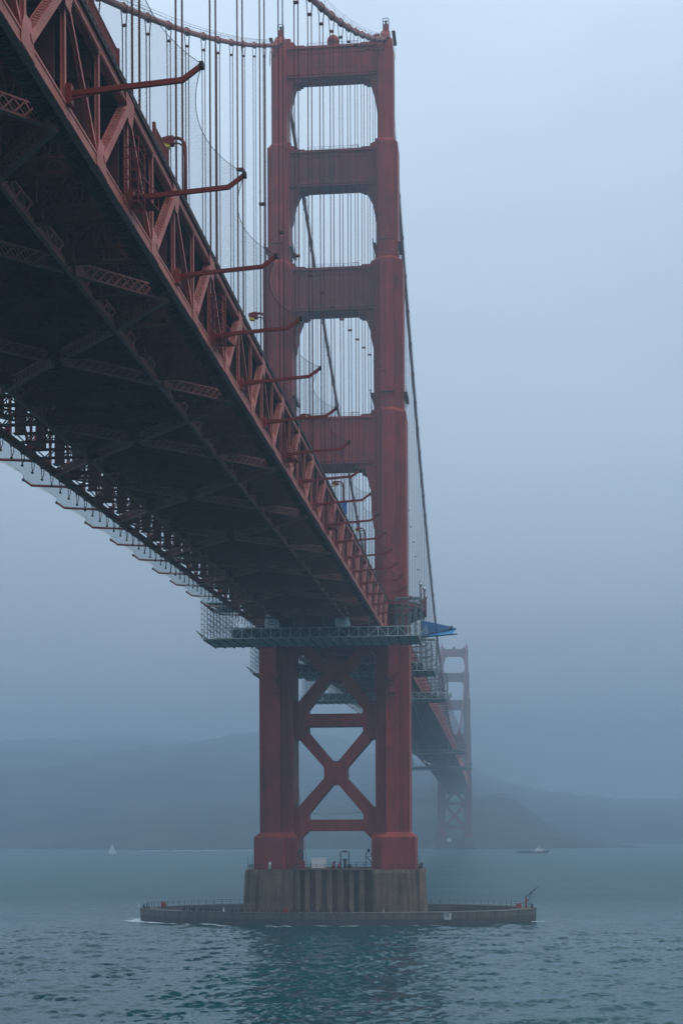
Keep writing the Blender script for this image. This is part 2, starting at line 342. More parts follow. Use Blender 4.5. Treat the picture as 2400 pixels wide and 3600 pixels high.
me.polygons.add(len(F)); me.polygons.foreach_set('loop_start', np.arange(0, F.size, 4, dtype=np.int32)); me.polygons.foreach_set('loop_total', np.full(len(F), 4, np.int32))
me.update(); me.validate(); me.polygons.foreach_set('use_smooth', [True]*len(F))
water = ob('water', me, 'water'); tag(water, 'choppy teal strait water with small whitecaps', 'water', kind='structure')

# ---- headlands
def headland(name, label, prof, yshore, yridge, depth):
    px = [p_[0] for p_ in prof]; pz = [p_[1] for p_ in prof]
    x = np.linspace(px[0], px[-1], 150); u = np.linspace(0, 1, 60)
    ysx = np.interp(x, [q[0] for q in yshore], [q[1] for q in yshore]); hz = np.interp(x, px, pz)
    XX = np.repeat(x[None, :], 60, 0)*1.0; UU = np.repeat(u[:, None], 150, 1)
    k = yridge; YY = ysx[None, :] + UU*(k-ysx[None, :] + depth)
    fr = np.clip((YY-ysx)/(k-ysx), 0, 1); bk = np.clip((YY-k)/depth, 0, 1)
    ZZ = hz[None, :]*(fr**0.75)*(1-bk**2)
    for i in range(26):
        l_ = 60+500*rng.random()**2; th = rng.random()*6.28; a = 0.011*l_
        ZZ += a*np.sin(6.283/l_*(XX*math.cos(th)+YY*math.sin(th))+rng.random()*6.28)*np.clip(fr*3, 0, 1)*np.clip((0.99-fr)*4+bk*0, 0.06, 1)*(1-bk)*np.clip(hz/60, 0.1, 1)
    # keep straight sight lines from the shore: widen with distance
    ZZ[0, :] = -3; ZZ[-1, :] = -3
    fidx = np.arange(XX.size).reshape(XX.shape); FF = np.stack([fidx[:-1,:-1], fidx[:-1,1:], fidx[1:,1:], fidx[1:,:-1]], -1).reshape(-1, 4)
    me = bpy.data.meshes.new(name); me.from_pydata(np.stack([XX, YY, ZZ], -1).reshape(-1, 3).tolist(), [], FF.tolist())
    me.polygons.foreach_set('use_smooth', [True]*len(FF))
    o = ob(name, me, 'hill'); tag(o, label, 'hill', kind='structure')
headland('hill', 'broad fog veiled headland behind the sailboat', [((x-39.27)*1.805+39.27, (z-23.4)*1.805+23.4) for x, z in [(-1500,150),(-1150,178),(-973,182),(-863,203),(-717,216),(-609,211),(-530,202),(-508,188),(-476,191),(-448,213),(-430,219),(-318,220),(-263,210),(-217,180),(-189,175),(-120,160),(-20,140)]],
         [(-1500,1600),(-573,1430),(-338,1260),(-150,1290),(-20,1420)], 5000, 400)
headland('hill', 'low steep headland beside the far tower', [((x-39.27)*1.29+39.27, (z-23.4)*1.29+23.4) for x, z in [(-160,40),(-60,75),(25,70),(62,74),(83,58),(112,36),(136,24),(157,13),(190,5),(330,2)]],
         [(-160,1330),(0,1310),(82,1250),(157,1330),(420,1420)], 2300, 300)
headland('hill', 'long faint ridge at the foot of the open sky', [((x-39.27)*1.805+39.27, (z-23.4)*1.805+23.4) for x, z in [(-60,150),(7,142),(42,130),(72,114),(102,107),(133,102),(170,91),(227,85),(261,74),(283,80),(321,82),(366,79),(388,74),(412,66),(440,80),(560,120),(800,140)]],
         [(-60,1900),(150,1800),(1500,1900)], 5000, 400)

# ---- piers and fender
def pier(name, label, Y, detailed=True):
    T = thing(name, label, 'pier', (0, Y, 0))
    for sgn in (-1, 1):
        s = MB(); out_ = []
        for z, g in ((-4, 0.75), (12.4, 0.0), (13.2, -0.25)):
            base = [(9.9, -11.6), (10.6, -13.0), (17.6, -13.0), (18.3, -12.3), (18.9, -12.3), (19.5, -11.5), (20.2, -11.5), (20.8, -10.4), (21.7, -10.4), (22.4, -9.6)]
            ring = [(x+ (g if x > 12 else 0), y-g) for x, y in base]; ring = ring + [(x, -y) for x, y in ring[::-1]]
            out_.append([(sgn*x, y, z) for x, y in ring])
        s.loft(out_); build(s, 'buttress', 'conc', T)
    s = MB().box(-9.95, 9.95, -9.3, 9.3, -4, 13.05); build(s, 'core_wall', 'conc', T)
    flutes = []; x = -9.8; i = 0
    for wd in (1.5, 1.15, 1.5, 1.15, 1.7, 1.2, 1.6, 1.2, 1.6, 1.15, 1.5, 1.15, 1.5, 1.2):
        if i % 2 == 0:
            d = 1.6 if i % 4 == 0 else 1.1
            s = MB().prism([(x, -9.28), (x+0.15, -9.3-d), (x+wd-0.15, -9.3-d), (x+wd, -9.28)], -4, 12.5)
            s.prism([(x, -9.28), (x+0.15, -9.3-d), (x+wd-0.15, -9.3-d), (x+wd, -9.28)], 12.5, 12.9)
            build(s, 'flute', 'conc', T)
        x += wd; i += 1
    s = MB().box(-10.0, 10.0, -11.0, 11.0, 13.05, 13.3); build(s, 'top_slab', 'conc', T)
    return T
pier('concrete_pier', 'stained concrete pier with fluted front under the near tower', 0)
pier('concrete_pier', 'pale pier at the foot of the fog veiled far tower', 1280)

def ell(a, b, th):
    e = 0.93; c, s_ = math.cos(th), math.sin(th)
    return (FC[0]+a*math.copysign(abs(c)**e, c), FC[1]+b*math.copysign(abs(s_)**(1.06), s_))
fen = thing('pier_fender', 'low oval concrete fender ring around the near pier', 'fender')
NS = 28; SUB = 5
for k in range(NS):
    mbs = [MB(), MB(), MB()]
    for li, (z0, z1, o0) in enumerate(((-4, 1.62, 0.0), (1.66, 2.85, 0.06), (2.85, 3.08, 0.16))):
        outer, inner = [], []
        for j in range(SUB+1):
            th = 2*math.pi*(k + j/SUB*(0.9965 if li < 2 else 1))/NS
            outer.append(ell(FA+o0, FB+o0, th)); inner.append(ell(FA-4.3-(0 if li else 0), FB-3.6, th))
        mbs[li].prism(outer+inner[::-1], z0, z1)
    for li, nm in enumerate(('lower_wall', 'upper_wall', 'coping')): build(mbs[li], nm, 'ring', fen)

# ---- tower
SEC = {  # right leg: z0, z1, nested boxes (x0, x1, half depth)
 'base': (13.3, 21.3, [(12.1,18.2,9.4),(11.0,19.4,8.2),(9.5,20.5,6.8)]),
 'E': (22.6, 80.5, [(13.3,16.9,8.2),(12.1,18.1,7.0),(10.5,19.1,5.7)]),
 'D': (80.5, 129.0, [(12.5,16.1,7.3),(11.4,17.3,6.3),(10.6,18.55,5.1)]),
 'C': (130.0, 167.7, [(12.2,15.8,6.3),(11.3,16.9,5.4),(10.5,17.9,4.4)]),
 'B': (168.7, 198.0, [(12.0,15.5,5.2),(11.6,16.0,4.6),(11.2,16.7,3.8)]),
 'A': (199.0, 222.6, [(11.95,15.35,4.4),(11.8,15.5,4.1),(11.7,15.6,3.5)])}
def outline(bx_, sgn):
    (a0,a1,h1),(b0,b1,h2),(c0,c1,h3) = bx_
    p_ = [(a0,-h1),(a1,-h1),(a1,-h2),(b1,-h2),(b1,-h3),(c1,-h3),(c1,h3),(b1,h3),(b1,h2),(a1,h2),(a1,h1),(a0,h1),(a0,h2),(b0,h2),(b0,h3),(c0,h3),(c0,-h3),(b0,-h3),(b0,-h2),(a0,-h2)]
    return [(sgn*x, y) for x, y in p_]
def tower(label, Y):
    T = thing('suspension_tower', label, 'bridge tower', (0, Y, 0))
    order = ['base', 'E', 'D', 'C', 'B', 'A']
    for sgn in (-1, 1):
        for i, k in enumerate(order):
            z0, z1, bx_ = SEC[k]; s = MB(); o = outline(bx_, sgn)
            rings = [[(x, y, z0) for x, y in o], [(x, y, z1) for x, y in o]]
            if i+1 < len(order) and SEC[order[i+1]][0] > z1:
                zt = SEC[order[i+1]][0]; o2 = outline(SEC[order[i+1]][2], sgn); rings.append([(x, y, zt) for x, y in o2])
            s.loft(rings); leg = build(s, 'leg_section', 'red', T)
            # plate seams and inset panel ribs on the south and north faces
            if k in ('D', 'E', 'C'):
                a0, a1, h1 = bx_[0]; s = MB()
                z = z0+4
                while z < z1-2:
                    for q in (-1, 1): s.box(min(sgn*a0, sgn*a1)-0.02, max(sgn*a0, sgn*a1)+0.02, q*h1-0.03, q*h1+0.03, z, z+0.12)
                    z += 7.6
                for q in (-1, 1):
                    pass
                for bi in range(3):
                    c0, c1, hh = bx_[bi]
                    for xx in ((c0+0.10, c1-0.10, c0+(c1-c0)/3, c0+(c1-c0)*2/3) if bi == 0 else (c0+0.12, c1-0.12)):
                        w_ = 0.10 if xx in (c0+0.10, c1-0.10) or bi else 0.04
                        s.box(sgn*xx-w_, sgn*xx+w_, -hh-0.09, hh+0.09, z0, z1)
                build(s, 'seam_plate', 'red', leg)
        # corbel bracket hanging on the south face below the deck
        s = MB(); xc = sgn*14.9; s.box(xc-0.85, xc+0.85, -9.2, -8.1, 62.2, 73.0)
        s.loft([[(xc-0.3,-9.4,60.9),(xc+0.3,-9.4,60.9),(xc+0.3,-8.1,60.9),(xc-0.3,-8.1,60.9)], [(xc-1.55,-9.7,62.4),(xc+1.55,-9.7,62.4),(xc+1.55,-8.1,62.4),(xc-1.55,-8.1,62.4)], [(xc-1.55,-9.7,62.9),(xc+1.55,-9.7,62.9),(xc+1.55,-8.1,62.9),(xc-1.55,-8.1,62.9)]])
        s.box(xc-0.8, xc+0.8, -8.95, -8.1, 59.4, 61.3); s.box(xc-0.62, xc+0.98, -8.8, -8.1, 57.6, 59.35)
        build(s, 'bracket', 'redclean', T)
        # capital, saddle housing, beacon
        s = MB(); o = outline(SEC['A'][2], sgn); cx = sgn*13.6
        s.loft([[(x, y, 222.6) for x, y in o], [((x-cx)*0.93+cx, y*0.93, 224.4) for x, y in o]])
        s.prism([(-4.6,224.3),(-4.2,225.3),(-1.5,227.6),(1.5,227.6),(4.2,225.3),(4.6,224.3)], cx-1.1, cx+1.1, 'x'); build(s, 'saddle_housing', 'red', T)
        s = MB().box(cx-0.75, cx+0.75, -0.75, 0.75, 227.4, 229.6)
        be = build(s, 'beacon_base', 'redclean', T)
        s = MB()
        for a in (-0.7, 0, 0.7):
            for b_ in (-0.7, 0.7): s.box(cx+a-0.05, cx+a+0.05, b_-0.05, b_+0.05, 229.6, 231.3)
        for z in (230.4, 231.2):
            for b_ in (-0.7, 0.7): s.box(cx-0.75, cx+0.75, b_-0.05, b_+0.05, z, z+0.1); s.box(cx+b_-0.05, cx+b_+0.05, -0.7, 0.7, z+0.004, z+0.096)
        s.tube([(cx,0,229.6),(cx,0,230.9)], 0.28, 8); build(s, 'beacon_cage', 'black', be)
        # maintenance gallery and ladder on the outside of the top
        s = MB(); xo = sgn*16.1
        for yy in (-3.4, -2.6): s.tube([(xo, yy, 219.5), (xo-sgn*0.35, yy, 226.4)], 0.045, 5)
        for i in range(11): z = 219.7+i*0.62; s.bar((xo-sgn*0.03*i, -3.4, z), (xo-sgn*0.03*i, -2.6, z), 0.06, 0.06)
        for z in (221, 223, 225): s.bar((xo, -3, z), (sgn*15.5, -3, z), 0.1, 0.1)
        s.box(min(sgn*15.3, sgn*16.2), max(sgn*15.3, sgn*16.2), -3.6, 3.6, 226.3, 226.4); build(s, 'ladder', 'rope', T)
        # inspection galleries hung on the legs
        for zg, xo_, xi_, hd in ((172.3, 16.7, 11.1, 4.4), (133.8, 18.0, 10.4, 5.4)):
            s = MB()
            for side, xx, dr in (('o', xo_, 1), ('i', xi_, -1)):
                xa = sgn*xx; xb = sgn*(xx+dr*0.8)
                s.box(min(xa,xb), max(xa,xb), -hd, hd, zg, zg+0.12)
                for yy in np.linspace(-hd+0.1, hd-0.1, 6):
                    s.box(xb-0.04, xb+0.04, yy-0.04, yy+0.04, zg, zg+1.1); s.bar((xa, yy, zg-1.2), (xb, yy, zg), 0.08, 0.1)
                for zz in (0.55, 1.1): s.box(xb-0.03, xb+0.03, -hd, hd, zg+zz-0.03, zg+zz+0.03)
            fr = SEC['B'][2][0] if zg > 160 else SEC['C'][2][0]
            fr = SEC['C'][2][0]; s.box(sgn*14-1.9, sgn*14+1.9, -fr[2]-0.55, -fr[2], zg, zg+0.12)
            for xx in (-1.85, 0, 1.85): s.box(sgn*14+xx-0.04, sgn*14+xx+0.04, -fr[2]-0.55, -fr[2]-0.47, zg, zg+1.1)
            s.box(sgn*14-1.9, sgn*14+1.9, -fr[2]-0.54, -fr[2]-0.48, zg+1.05, zg+1.12)
            # ladder hanging at the inner gallery
            xl = sgn*(xi_-0.9)
            for yy in (-hd+0.5, -hd+1.3): s.tube([(xl, yy, zg+1.2), (xl+sgn*0.7, yy, zg-6.5)], 0.06, 5)
            for i in range(9): s.bar((xl+sgn*0.07*i, -hd+0.5, zg+0.4-0.75*i), (xl+sgn*0.07*i, -hd+1.3, zg+0.4-0.75*i), 0.07, 0.07)
            build(s, 'gallery', 'rope', T)
    # portal struts with stepped tops and haunched undersides
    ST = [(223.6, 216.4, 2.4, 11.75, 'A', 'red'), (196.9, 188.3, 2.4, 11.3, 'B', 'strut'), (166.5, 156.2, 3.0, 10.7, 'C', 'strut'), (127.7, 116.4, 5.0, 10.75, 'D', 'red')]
    HA = [[(7.9,0),(7.9,-0.9),(9.4,-0.9),(9.7,-1.5),(10.3,-3.4),(10.9,-6.0),(11.1,-7.8),(11.75,-9.6)],
          [(6.9,0),(6.9,-0.7),(8.4,-0.7),(9.0,-1.9),(9.9,-3.6),(10.4,-6.0),(10.7,-8.0),(11.3,-9.6)],
          [(6.4,0),(6.4,-0.9),(7.9,-0.9),(8.5,-2.4),(9.3,-4.6),(9.6,-7.0),(10.0,-9.2),(10.7,-11.2)],
          [(6.8,0),(6.8,-1.2),(7.9,-1.2),(8.6,-3.4),(9.1,-5.6),(9.5,-7.0),(9.7,-11.0),(10.1,-16),(10.75,-18)]]
    for (zt, zb_, hy, xe, k, mt), ha in zip(ST, HA):
        h3 = SEC[k][2][2][2]
        s = MB(); s.prism([(-xe, zb_), (xe, zb_), (xe, zt), (-xe, zt)], -hy, hy, 'y'); st = build(s, 'portal_strut', mt, T)
        s = MB().box(-xe, xe, -hy-0.35, hy+0.35, zt-0.05, zt+0.55); s.box(-xe+0.02, xe-0.02, -hy-0.22, hy+0.22, zb_+0.5, zb_+0.85); s.box(-xe+0.02, xe-0.02, -hy-0.18, hy+0.18, zb_-0.12, zb_+0.2); s.box(-xe+0.02, xe-0.02, -hy-0.12, hy+0.12, zt-1.3, zt-1.1)
        build(s, 'cornice', mt, st)
        for sg in (-1, 1):
            s = MB(); s.prism([(sg*x, zb_+z) for x, z in ha] + [(sg*(xe+0.3), zb_+ha[-1][1]), (sg*(xe+0.3), zb_-0.0)], -hy+0.5, hy-0.5, 'y')
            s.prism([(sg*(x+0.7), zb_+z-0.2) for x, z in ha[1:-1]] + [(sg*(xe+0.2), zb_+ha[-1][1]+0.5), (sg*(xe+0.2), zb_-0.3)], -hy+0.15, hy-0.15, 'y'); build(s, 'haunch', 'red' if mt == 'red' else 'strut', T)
            s = MB(); s.prism([(sg*6.9, zt+0.5), (sg*7.3, zt+1.15), (sg*9.4, zt+1.15), (sg*9.9, zt+2.0), (sg*10.7, zt+2.2), (sg*10.8, zt+3.0), (sg*(xe+0.4), zt+3.1), (sg*(xe+0.4), zt+0.5)], -hy+0.3, hy-0.3, 'y'); build(s, 'step_block', 'red', T)
        # fluted panel: ribs with pointed feet
        n = 15; x0 = -xe+1.6; wd = (2*xe-3.2)/n
        rb = MB().prism([(0.12*wd, zb_+2.4), (0.42*wd, zb_+1.8), (0.72*wd, zb_+2.4), (0.72*wd, zt-1.9), (0.12*wd, zt-1.9)], -0.16, 0.0, 'y').mesh('rib')
        for i in range(n):
            ob('rib', rb, mt, T, Matrix.Translation((x0+i*wd, -hy, 0)))
        # handrail on top of the strut
        s = MB()
        for yy in (-hy+0.4, hy-0.4):
            s.tube([(-6.5, yy, zt+1.6), (6.5, yy, zt+1.6)], 0.04, 5); s.tube([(-6.5, yy, zt+1.1), (6.5, yy, zt+1.1)], 0.03, 5)
            for xx in np.linspace(-6.5, 6.5, 8): s.box(xx-0.04, xx+0.04, yy-0.04, yy+0.04, zt+0.5, zt+1.6)
        s.box(5.0, 6.6, -hy+0.6, -hy+0.7, zt+1.7, zt+1.8); s.box(5.0, 5.1, -hy+0.6, -hy+0.7, zt+0.9, zt+1.8); s.box(6.5, 6.6, -hy+0.6, -hy+0.7, zt+0.9, zt+1.8)
        build(s, 'handrail', 'rope', st)
    s = MB().sphere((0, 0, 226.4), 1.6, 20, 14); s.box(-1.3, 1.3, -1.0, 1.0, 223.9, 225.4); s.tube([(-0.75,0,227.6),(-0.75,0,229.3)], 0.05, 5); build(s, 'fog_dome', 'red', T, True)
    # bracing below the deck
    hy = 2.9
    def plate(poly, nm='brace'): return build(MB().prism(poly, -hy, hy, 'y'), nm, 'red', T)
    plate([(-10.6,52.9),(10.6,52.9),(10.6,49.7),(-10.6,49.7)], 'cross_strut')
    plate([(-10.6,25.8),(10.6,25.8),(10.6,22.8),(-10.6,22.8)], 'cross_strut')
    for sg in (-1, 1):
        hz = lambda P: [(sg*x, z) for x, z in P]
        build(MB().prism(hz([(9.3,56.1),(7.1,54.0),(7.1,48.2),(9.3,46.4),(10.6,46.4),(10.6,56.1)]), -hy-0.12, hy+0.12, 'y'), 'node_plate', 'red', T)
        build(MB().prism(hz([(9.5,29.1),(7.15,27.2),(7.15,22.9),(9.3,20.8),(9.5,18.0),(10.6,18.0),(10.6,29.1)]), -hy-0.12, hy+0.12, 'y'), 'node_plate', 'red', T)
        plate(hz([(9.3,56.1),(2.9,63.6),(1.4,61.4),(7.1,54.0)]))
        plate(hz([(9.3,46.4),(2.85,39.1),(0.8,40.8),(7.1,48.2)]))
        plate(hz([(9.5,29.1),(2.85,36.5),(0.8,34.7),(7.15,27.2)]))
        plate(hz([(2.9,63.6),(1.4,61.4),(4.2,64.9),(9.8,73.2),(10.6,71.2)][:1] + [(2.9,66.0),(8.7,74.0),(10.6,74.0),(10.6,71.6),(4.2,63.6)]))
    build(MB().prism([(-2.9,39.1),(-0.8,40.8),(0.8,40.8),(2.9,39.1),(2.9,36.5),(0.8,34.7),(-0.8,34.7),(-2.9,36.5)], -hy-0.12, hy+0.12, 'y'), 'node_plate', 'red', T)
    build(MB().prism([(-3.9,66.5),(3.9,66.5),(4.2,64.2),(2.9,63.4),(1.4,61.3),(-1.4,61.3),(-2.9,63.4),(-4.2,64.2)], -hy-0.12, hy+0.12, 'y'), 'node_plate', 'red', T)
    plate([(-10.6,74.2),(10.6,74.2),(10.6,77.2),(-10.6,77.2)], 'cross_strut')
    return T
tw = tower('towering rust red bridge tower standing on the fluted concrete pier', 0)
copytree(tw, (0, 1280, 0), 'faint far bridge tower almost lost in the fog')

# ---- deck members (shared meshes, local +X along the member)
ME = {}
ME['bchord'] = MB().box(0, PAN, -0.20, 0.20, -0.46, 0.46)
for i in range(12): ME['bchord'].box(0.1+i*0.62, 0.28+i*0.62, -0.24, 0.24, -0.48, -0.45)
for q in (-0.22, 0.22):
    ME['bchord'].box(0.2, PAN-0.2, q-0.03, q+0.03, 0.28, 0.44); ME['bchord'].box(0.2, PAN-0.2, q-0.03, q+0.03, -0.44, -0.28)
ME['tchord'] = MB().box(0, PAN, -0.22, 0.22, -0.40, 0.40)
ME['tchord'].box(0.2, PAN-0.2, -0.33, -0.27, -0.34, -0.2); ME['tchord'].box(0.2, PAN-0.2, 0.27, 0.33, -0.34, -0.2)
ME['post'] = MB().box(0, 6.84, -0.14, -0.09, -0.17, 0.17).box(0, 6.84, 0.09, 0.14, -0.17, 0.17).box(0, 6.84, -0.09, 0.09, -0.03, 0.03)
for q in range(13): ME['post'].bar((0.2+q*0.5, -0.115, -0.15), (0.7+q*0.5, -0.115, 0.15), 0.05, 0.04, (0,1,0))
ME['thick'] = laced(9.9, 0.62, 0.56, 0.07, 0.5, 0.09, 0.9)
ME['thin'] = MB().box(0, 9.9, -0.15, 0.15, -0.15, -0.10).box(0, 9.9, -0.15, 0.15, 0.10, 0.15).box(0, 9.9, -0.03, 0.03, -0.1, 0.1)
for i in range(5): ME['thin'].box(1.5+i*1.6, 1.8+i*1.6, -0.12, 0.12, -0.1, 0.1)
ME['gusb'] = MB()
for sg in (-1, 1): ME['gusb'].prism([(-1.2,-0.41),(1.2,-0.41),(1.1,0.3),(0.55,1.5),(-0.55,1.5),(-1.1,0.3)], sg*0.28-0.02, sg*0.28+0.02, 'y')
ME['gust'] = MB()
for sg in (-1, 1): ME['gust'].prism([(-1.2,0.38),(1.2,0.38),(1.1,-0.3),(0.5,-1.6),(-0.5,-1.6),(-1.1,-0.3)], sg*0.29-0.02, sg*0.29+0.02, 'y')
# floor beam across the deck (X), bottom strut + deep top girder + posts + web members
s = MB(); zt = DEP
s.box(-13.9, 13.9, -0.05, 0.05, zt-2.0, zt-0.35); s.box(-13.9, 13.9, -0.32, 0.32, zt-0.42, zt-0.35); s.box(-13.9, 13.9, -0.32, 0.32, zt-2.04, zt-1.98)
for sg in (-1, 1):
    for zz in (-0.45, 0.55): s.box(-13.9, 13.9, sg*0.3-0.05, sg*0.3+0.05, zz-0.09, zz+0.09)
    for i in range(26):
        x0 = -13.6+i*1.05; z0, z1 = (-0.45, 0.55) if i % 2 else (0.55, -0.45); s.bar((x0, sg*0.3, z0), (x0+1.05, sg*0.3, z1), 0.06, 0.14)
    s.prism([(sg*12.6, 0.4), (sg*13.75, 0.4), (sg*13.75, zt-2), (sg*12.3, zt-2)], -0.06, 0.06, 'y'); s.box(min(sg*12.55, sg*12.65), max(sg*12.55, sg*12.65), -0.3, 0.3, 0.4, zt-2)
for sg in (-1, 1):
    for q in range(5):
        xa_ = sg*(8.1+q*0.95); s.bar((xa_, 0.12, 0.6), (xa_+sg*0.95, 0.12, zt-2.1), 0.10, 0.10, (0,1,0)); s.bar((xa_+sg*0.95, -0.12, 0.6), (xa_, -0.12, zt-2.1), 0.10, 0.10, (0,1,0))
    for q in range(1, 4): s.bar((sg*7.8, 0, 0.6+q*1.25), (sg*12.6, 0, 0.6+q*1.25), 0.10, 0.12, (0,1,0))
for xx in (-7.6, 0, 7.6):
    s.box(xx-0.3, xx+0.3, -0.18, 0.18, 0.5, zt-2.0); s.box(xx-0.75, xx+0.75, -0.2, 0.2, -0.5, 0.9)
for a, b_ in ((-12.6, -7.9), (-0.4, -7.3), (0.4, 7.3), (12.6, 7.9)): s.bar((a, 0, zt-2.1), (b_, 0, 0.6), 0.25, 0.3, (0, 1, 0))
ME['floor'] = s
# inner longitudinal: round lower pipe and Warren web above
s = MB().tube([(0,0,-0.55),(PAN,0,-0.55)], 0.24, 8)
s.box(0, PAN, -0.12, 0.12, 0.72, 0.88); s.box(0, PAN, -0.2, 0.2, -0.32, -0.2)
for i in range(6):
    x0 = 0.4+i*1.14; z0, z1 = (-0.2, 0.8) if i % 2 else (0.8, -0.2); s.bar((x0, 0, z0), (x0+1.14, 0, z1), 0.16, 0.14, (0,1,0))
ME['inner'] = s
ME['lateral'] = laced(10.6, 0.95, 0.42, 0.13, 0.8, 0.10, 0.9)
# rippled dark catch strip inside the bottom chord
s = MB()
for i in range(22):
    x0 = i*PAN/22; dz = 0.16*random.random(); s.loft([[(x0, -0.5, -0.05-dz), (x0+0.24, -0.5, -0.05-dz*0.5), (x0+0.26, -0.5, 0.06), (x0, -0.5, 0.06)], [(x0+0.02, -0.05, -0.22-dz), (x0+0.26, 0.0, -0.18-dz*0.5), (x0+0.26, 0, 0.06), (x0, 0, 0.06)], [(x0, 0.5, -0.05-dz), (x0+0.24, 0.5, -0.1-dz), (x0+0.26, 0.5, 0.06), (x0, 0.5, 0.06)]])
s.box(0, PAN, -0.52, 0.52, 0.06, 0.14)
ME['catch'] = s
# deck edge: kerb with drain slots, sidewalk bracket
s = MB().box(0, PAN, -0.12, 0.12, 0.0, 0.16).box(0, PAN, -0.10, 0.10, 0.34, 0.52)
for i in range(8): s.box(i*PAN/8, i*PAN/8+0.46, -0.1, 0.1, 0.16, 0.34)
ME['edge'] = s
s = MB().box(0, PAN, -0.06, 0.06, 1.22, 1.34).box(0, PAN, -0.05, 0.05, 0.12, 0.2)
for i in range(21): s.box(i*PAN/21, i*PAN/21+0.07, -0.035, 0.035, 0.2, 1.22)
for i in range(2): s.box(i*PAN/2, i*PAN/2+0.16, -0.09, 0.09, 0, 1.38)
ME['rail'] = s
s = MB()
s.tube([(0,0,0),(0.25,0,-1.3)], 0.05, 5); s.tube([(0.25,0,-1.3),(1.0,0,-0.5)], 0.05, 5); s.tube([(1.0,0,-0.5),(1.0,0,0.1)], 0.05, 5); s.box(-0.12, 0.12, -0.4, 0.1, -0.1, 0.1); s.box(0.1, 0.42, -0.12, 0.12, -1.45, -1.25)
ME['hanger'] = s
for k in list(ME): ME[k] = ME[k].mesh(k)
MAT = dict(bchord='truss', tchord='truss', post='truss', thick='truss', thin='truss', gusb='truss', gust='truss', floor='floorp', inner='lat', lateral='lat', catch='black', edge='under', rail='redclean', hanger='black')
NAME = dict(bchord='bottom_chord', tchord='top_chord', post='vertical_post', thick='laced_diagonal', thin='tie_diagonal', gusb='gusset_plate', gust='gusset_plate', floor='floor_beam', inner='inner_chord', lateral='lateral_brace', catch='catch_strip', edge='edge_kerb', rail='sidewalk_railing', hanger='rail_hanger')
for k, me_ in ME.items(): me_.name = NAME[k]; me_.materials.append(M[MAT[k]])
def mem(T, k, A, B, up=(0,0,1), L0=None):
    return ob(NAME[k], ME[k], None, T, span_mat(A, B, up, L0 or PAN))

def deck_panels(T, i0, i1, rails=True):
    """panel i runs from node i to node i+1, node i at Y0 + i*PAN; even nodes are top nodes, odd nodes bottom nodes"""
    for i in range(i0, i1):
        ya, yb = Y0+i*PAN, Y0+(i+1)*PAN; za, zc = zb(ya), zb(yb)
        for sg in (-1, 1):
            x = sg*XT
            mem(T, 'bchord', (x, ya, za), (x, yb, zc)); mem(T, 'tchord', (x-sg*0.05, ya, za+DEP), (x-sg*0.05, yb, zc+DEP))
            mem(T, 'post', (x, ya, za+0.42), (x, ya, za+DEP-0.38), (0, 1, 0), 6.84)
            if i % 2 == 0:
                mem(T, 'thin', (x, ya+0.5, za+DEP-0.6), (x, yb-0.5, zc+0.6), (1, 0, 0), 9.9)
                g = ob('gusset_plate', ME['gust'], None, T, span_mat((x, ya, za+DEP), (x, ya+1, za+DEP), (0,0,1), 1))
            else:
                mem(T, 'thick', (x, ya+0.5, za+0.6), (x, yb-0.5, zc+DEP-0.6), (0, -0.7, 0.7), 9.9)
                g = ob('gusset_plate', ME['gusb'], None, T, span_mat((x, ya, za), (x, ya+1, za), (0,0,1), 1))
            mem(T, 'inner', (sg*7.6, ya, za), (sg*7.6, yb, zc)); (mem(T, 'catch', (sg*13.35, ya, za-0.15), (sg*13.35, yb, zc-0.15)) if sg > 0 else None)
            mem(T, 'edge', (sg*14.55, ya, za+DEP+0.42), (sg*14.55, yb, zc+DEP+0.42)); mem(T, 'rail', (sg*13.2, ya, za+DEP+0.75), (sg*13.2, yb, zc+DEP+0.75))
            if sg < 0:
                for q in (0.15, 0.65):
                    yy = ya+q*PAN; ob('rail_hanger', ME['hanger'], None, T, span_mat((sg*14.6, yy, zb(yy)-0.45), (sg*14.6, yy+1, zb(yy)-0.45), (0,0,1), 1))
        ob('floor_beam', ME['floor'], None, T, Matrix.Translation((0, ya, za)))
def deck_common(T, ya, yb, seg=30.0):
    n = int((yb-ya)/seg)+1; Y = np.linspace(ya, yb, n+1)
    for i in range(n):
        a, b_ = Y[i], Y[i+1]
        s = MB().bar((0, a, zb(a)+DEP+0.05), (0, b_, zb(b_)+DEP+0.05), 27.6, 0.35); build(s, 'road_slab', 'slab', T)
    for k in range(-5, 6):
        s = MB(); x = k*2.25
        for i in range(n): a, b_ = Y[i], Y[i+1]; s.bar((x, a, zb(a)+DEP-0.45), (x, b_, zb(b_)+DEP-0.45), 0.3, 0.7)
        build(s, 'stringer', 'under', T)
DK = thing('bridge_deck', 'dark trussed bridge deck overhead between camera and near tower', 'bridge deck')
I0, I1 = -10, 37
deck_panels(DK, I0, I1); deck_common(DK, Y0+I0*PAN, Y0+I1*PAN)
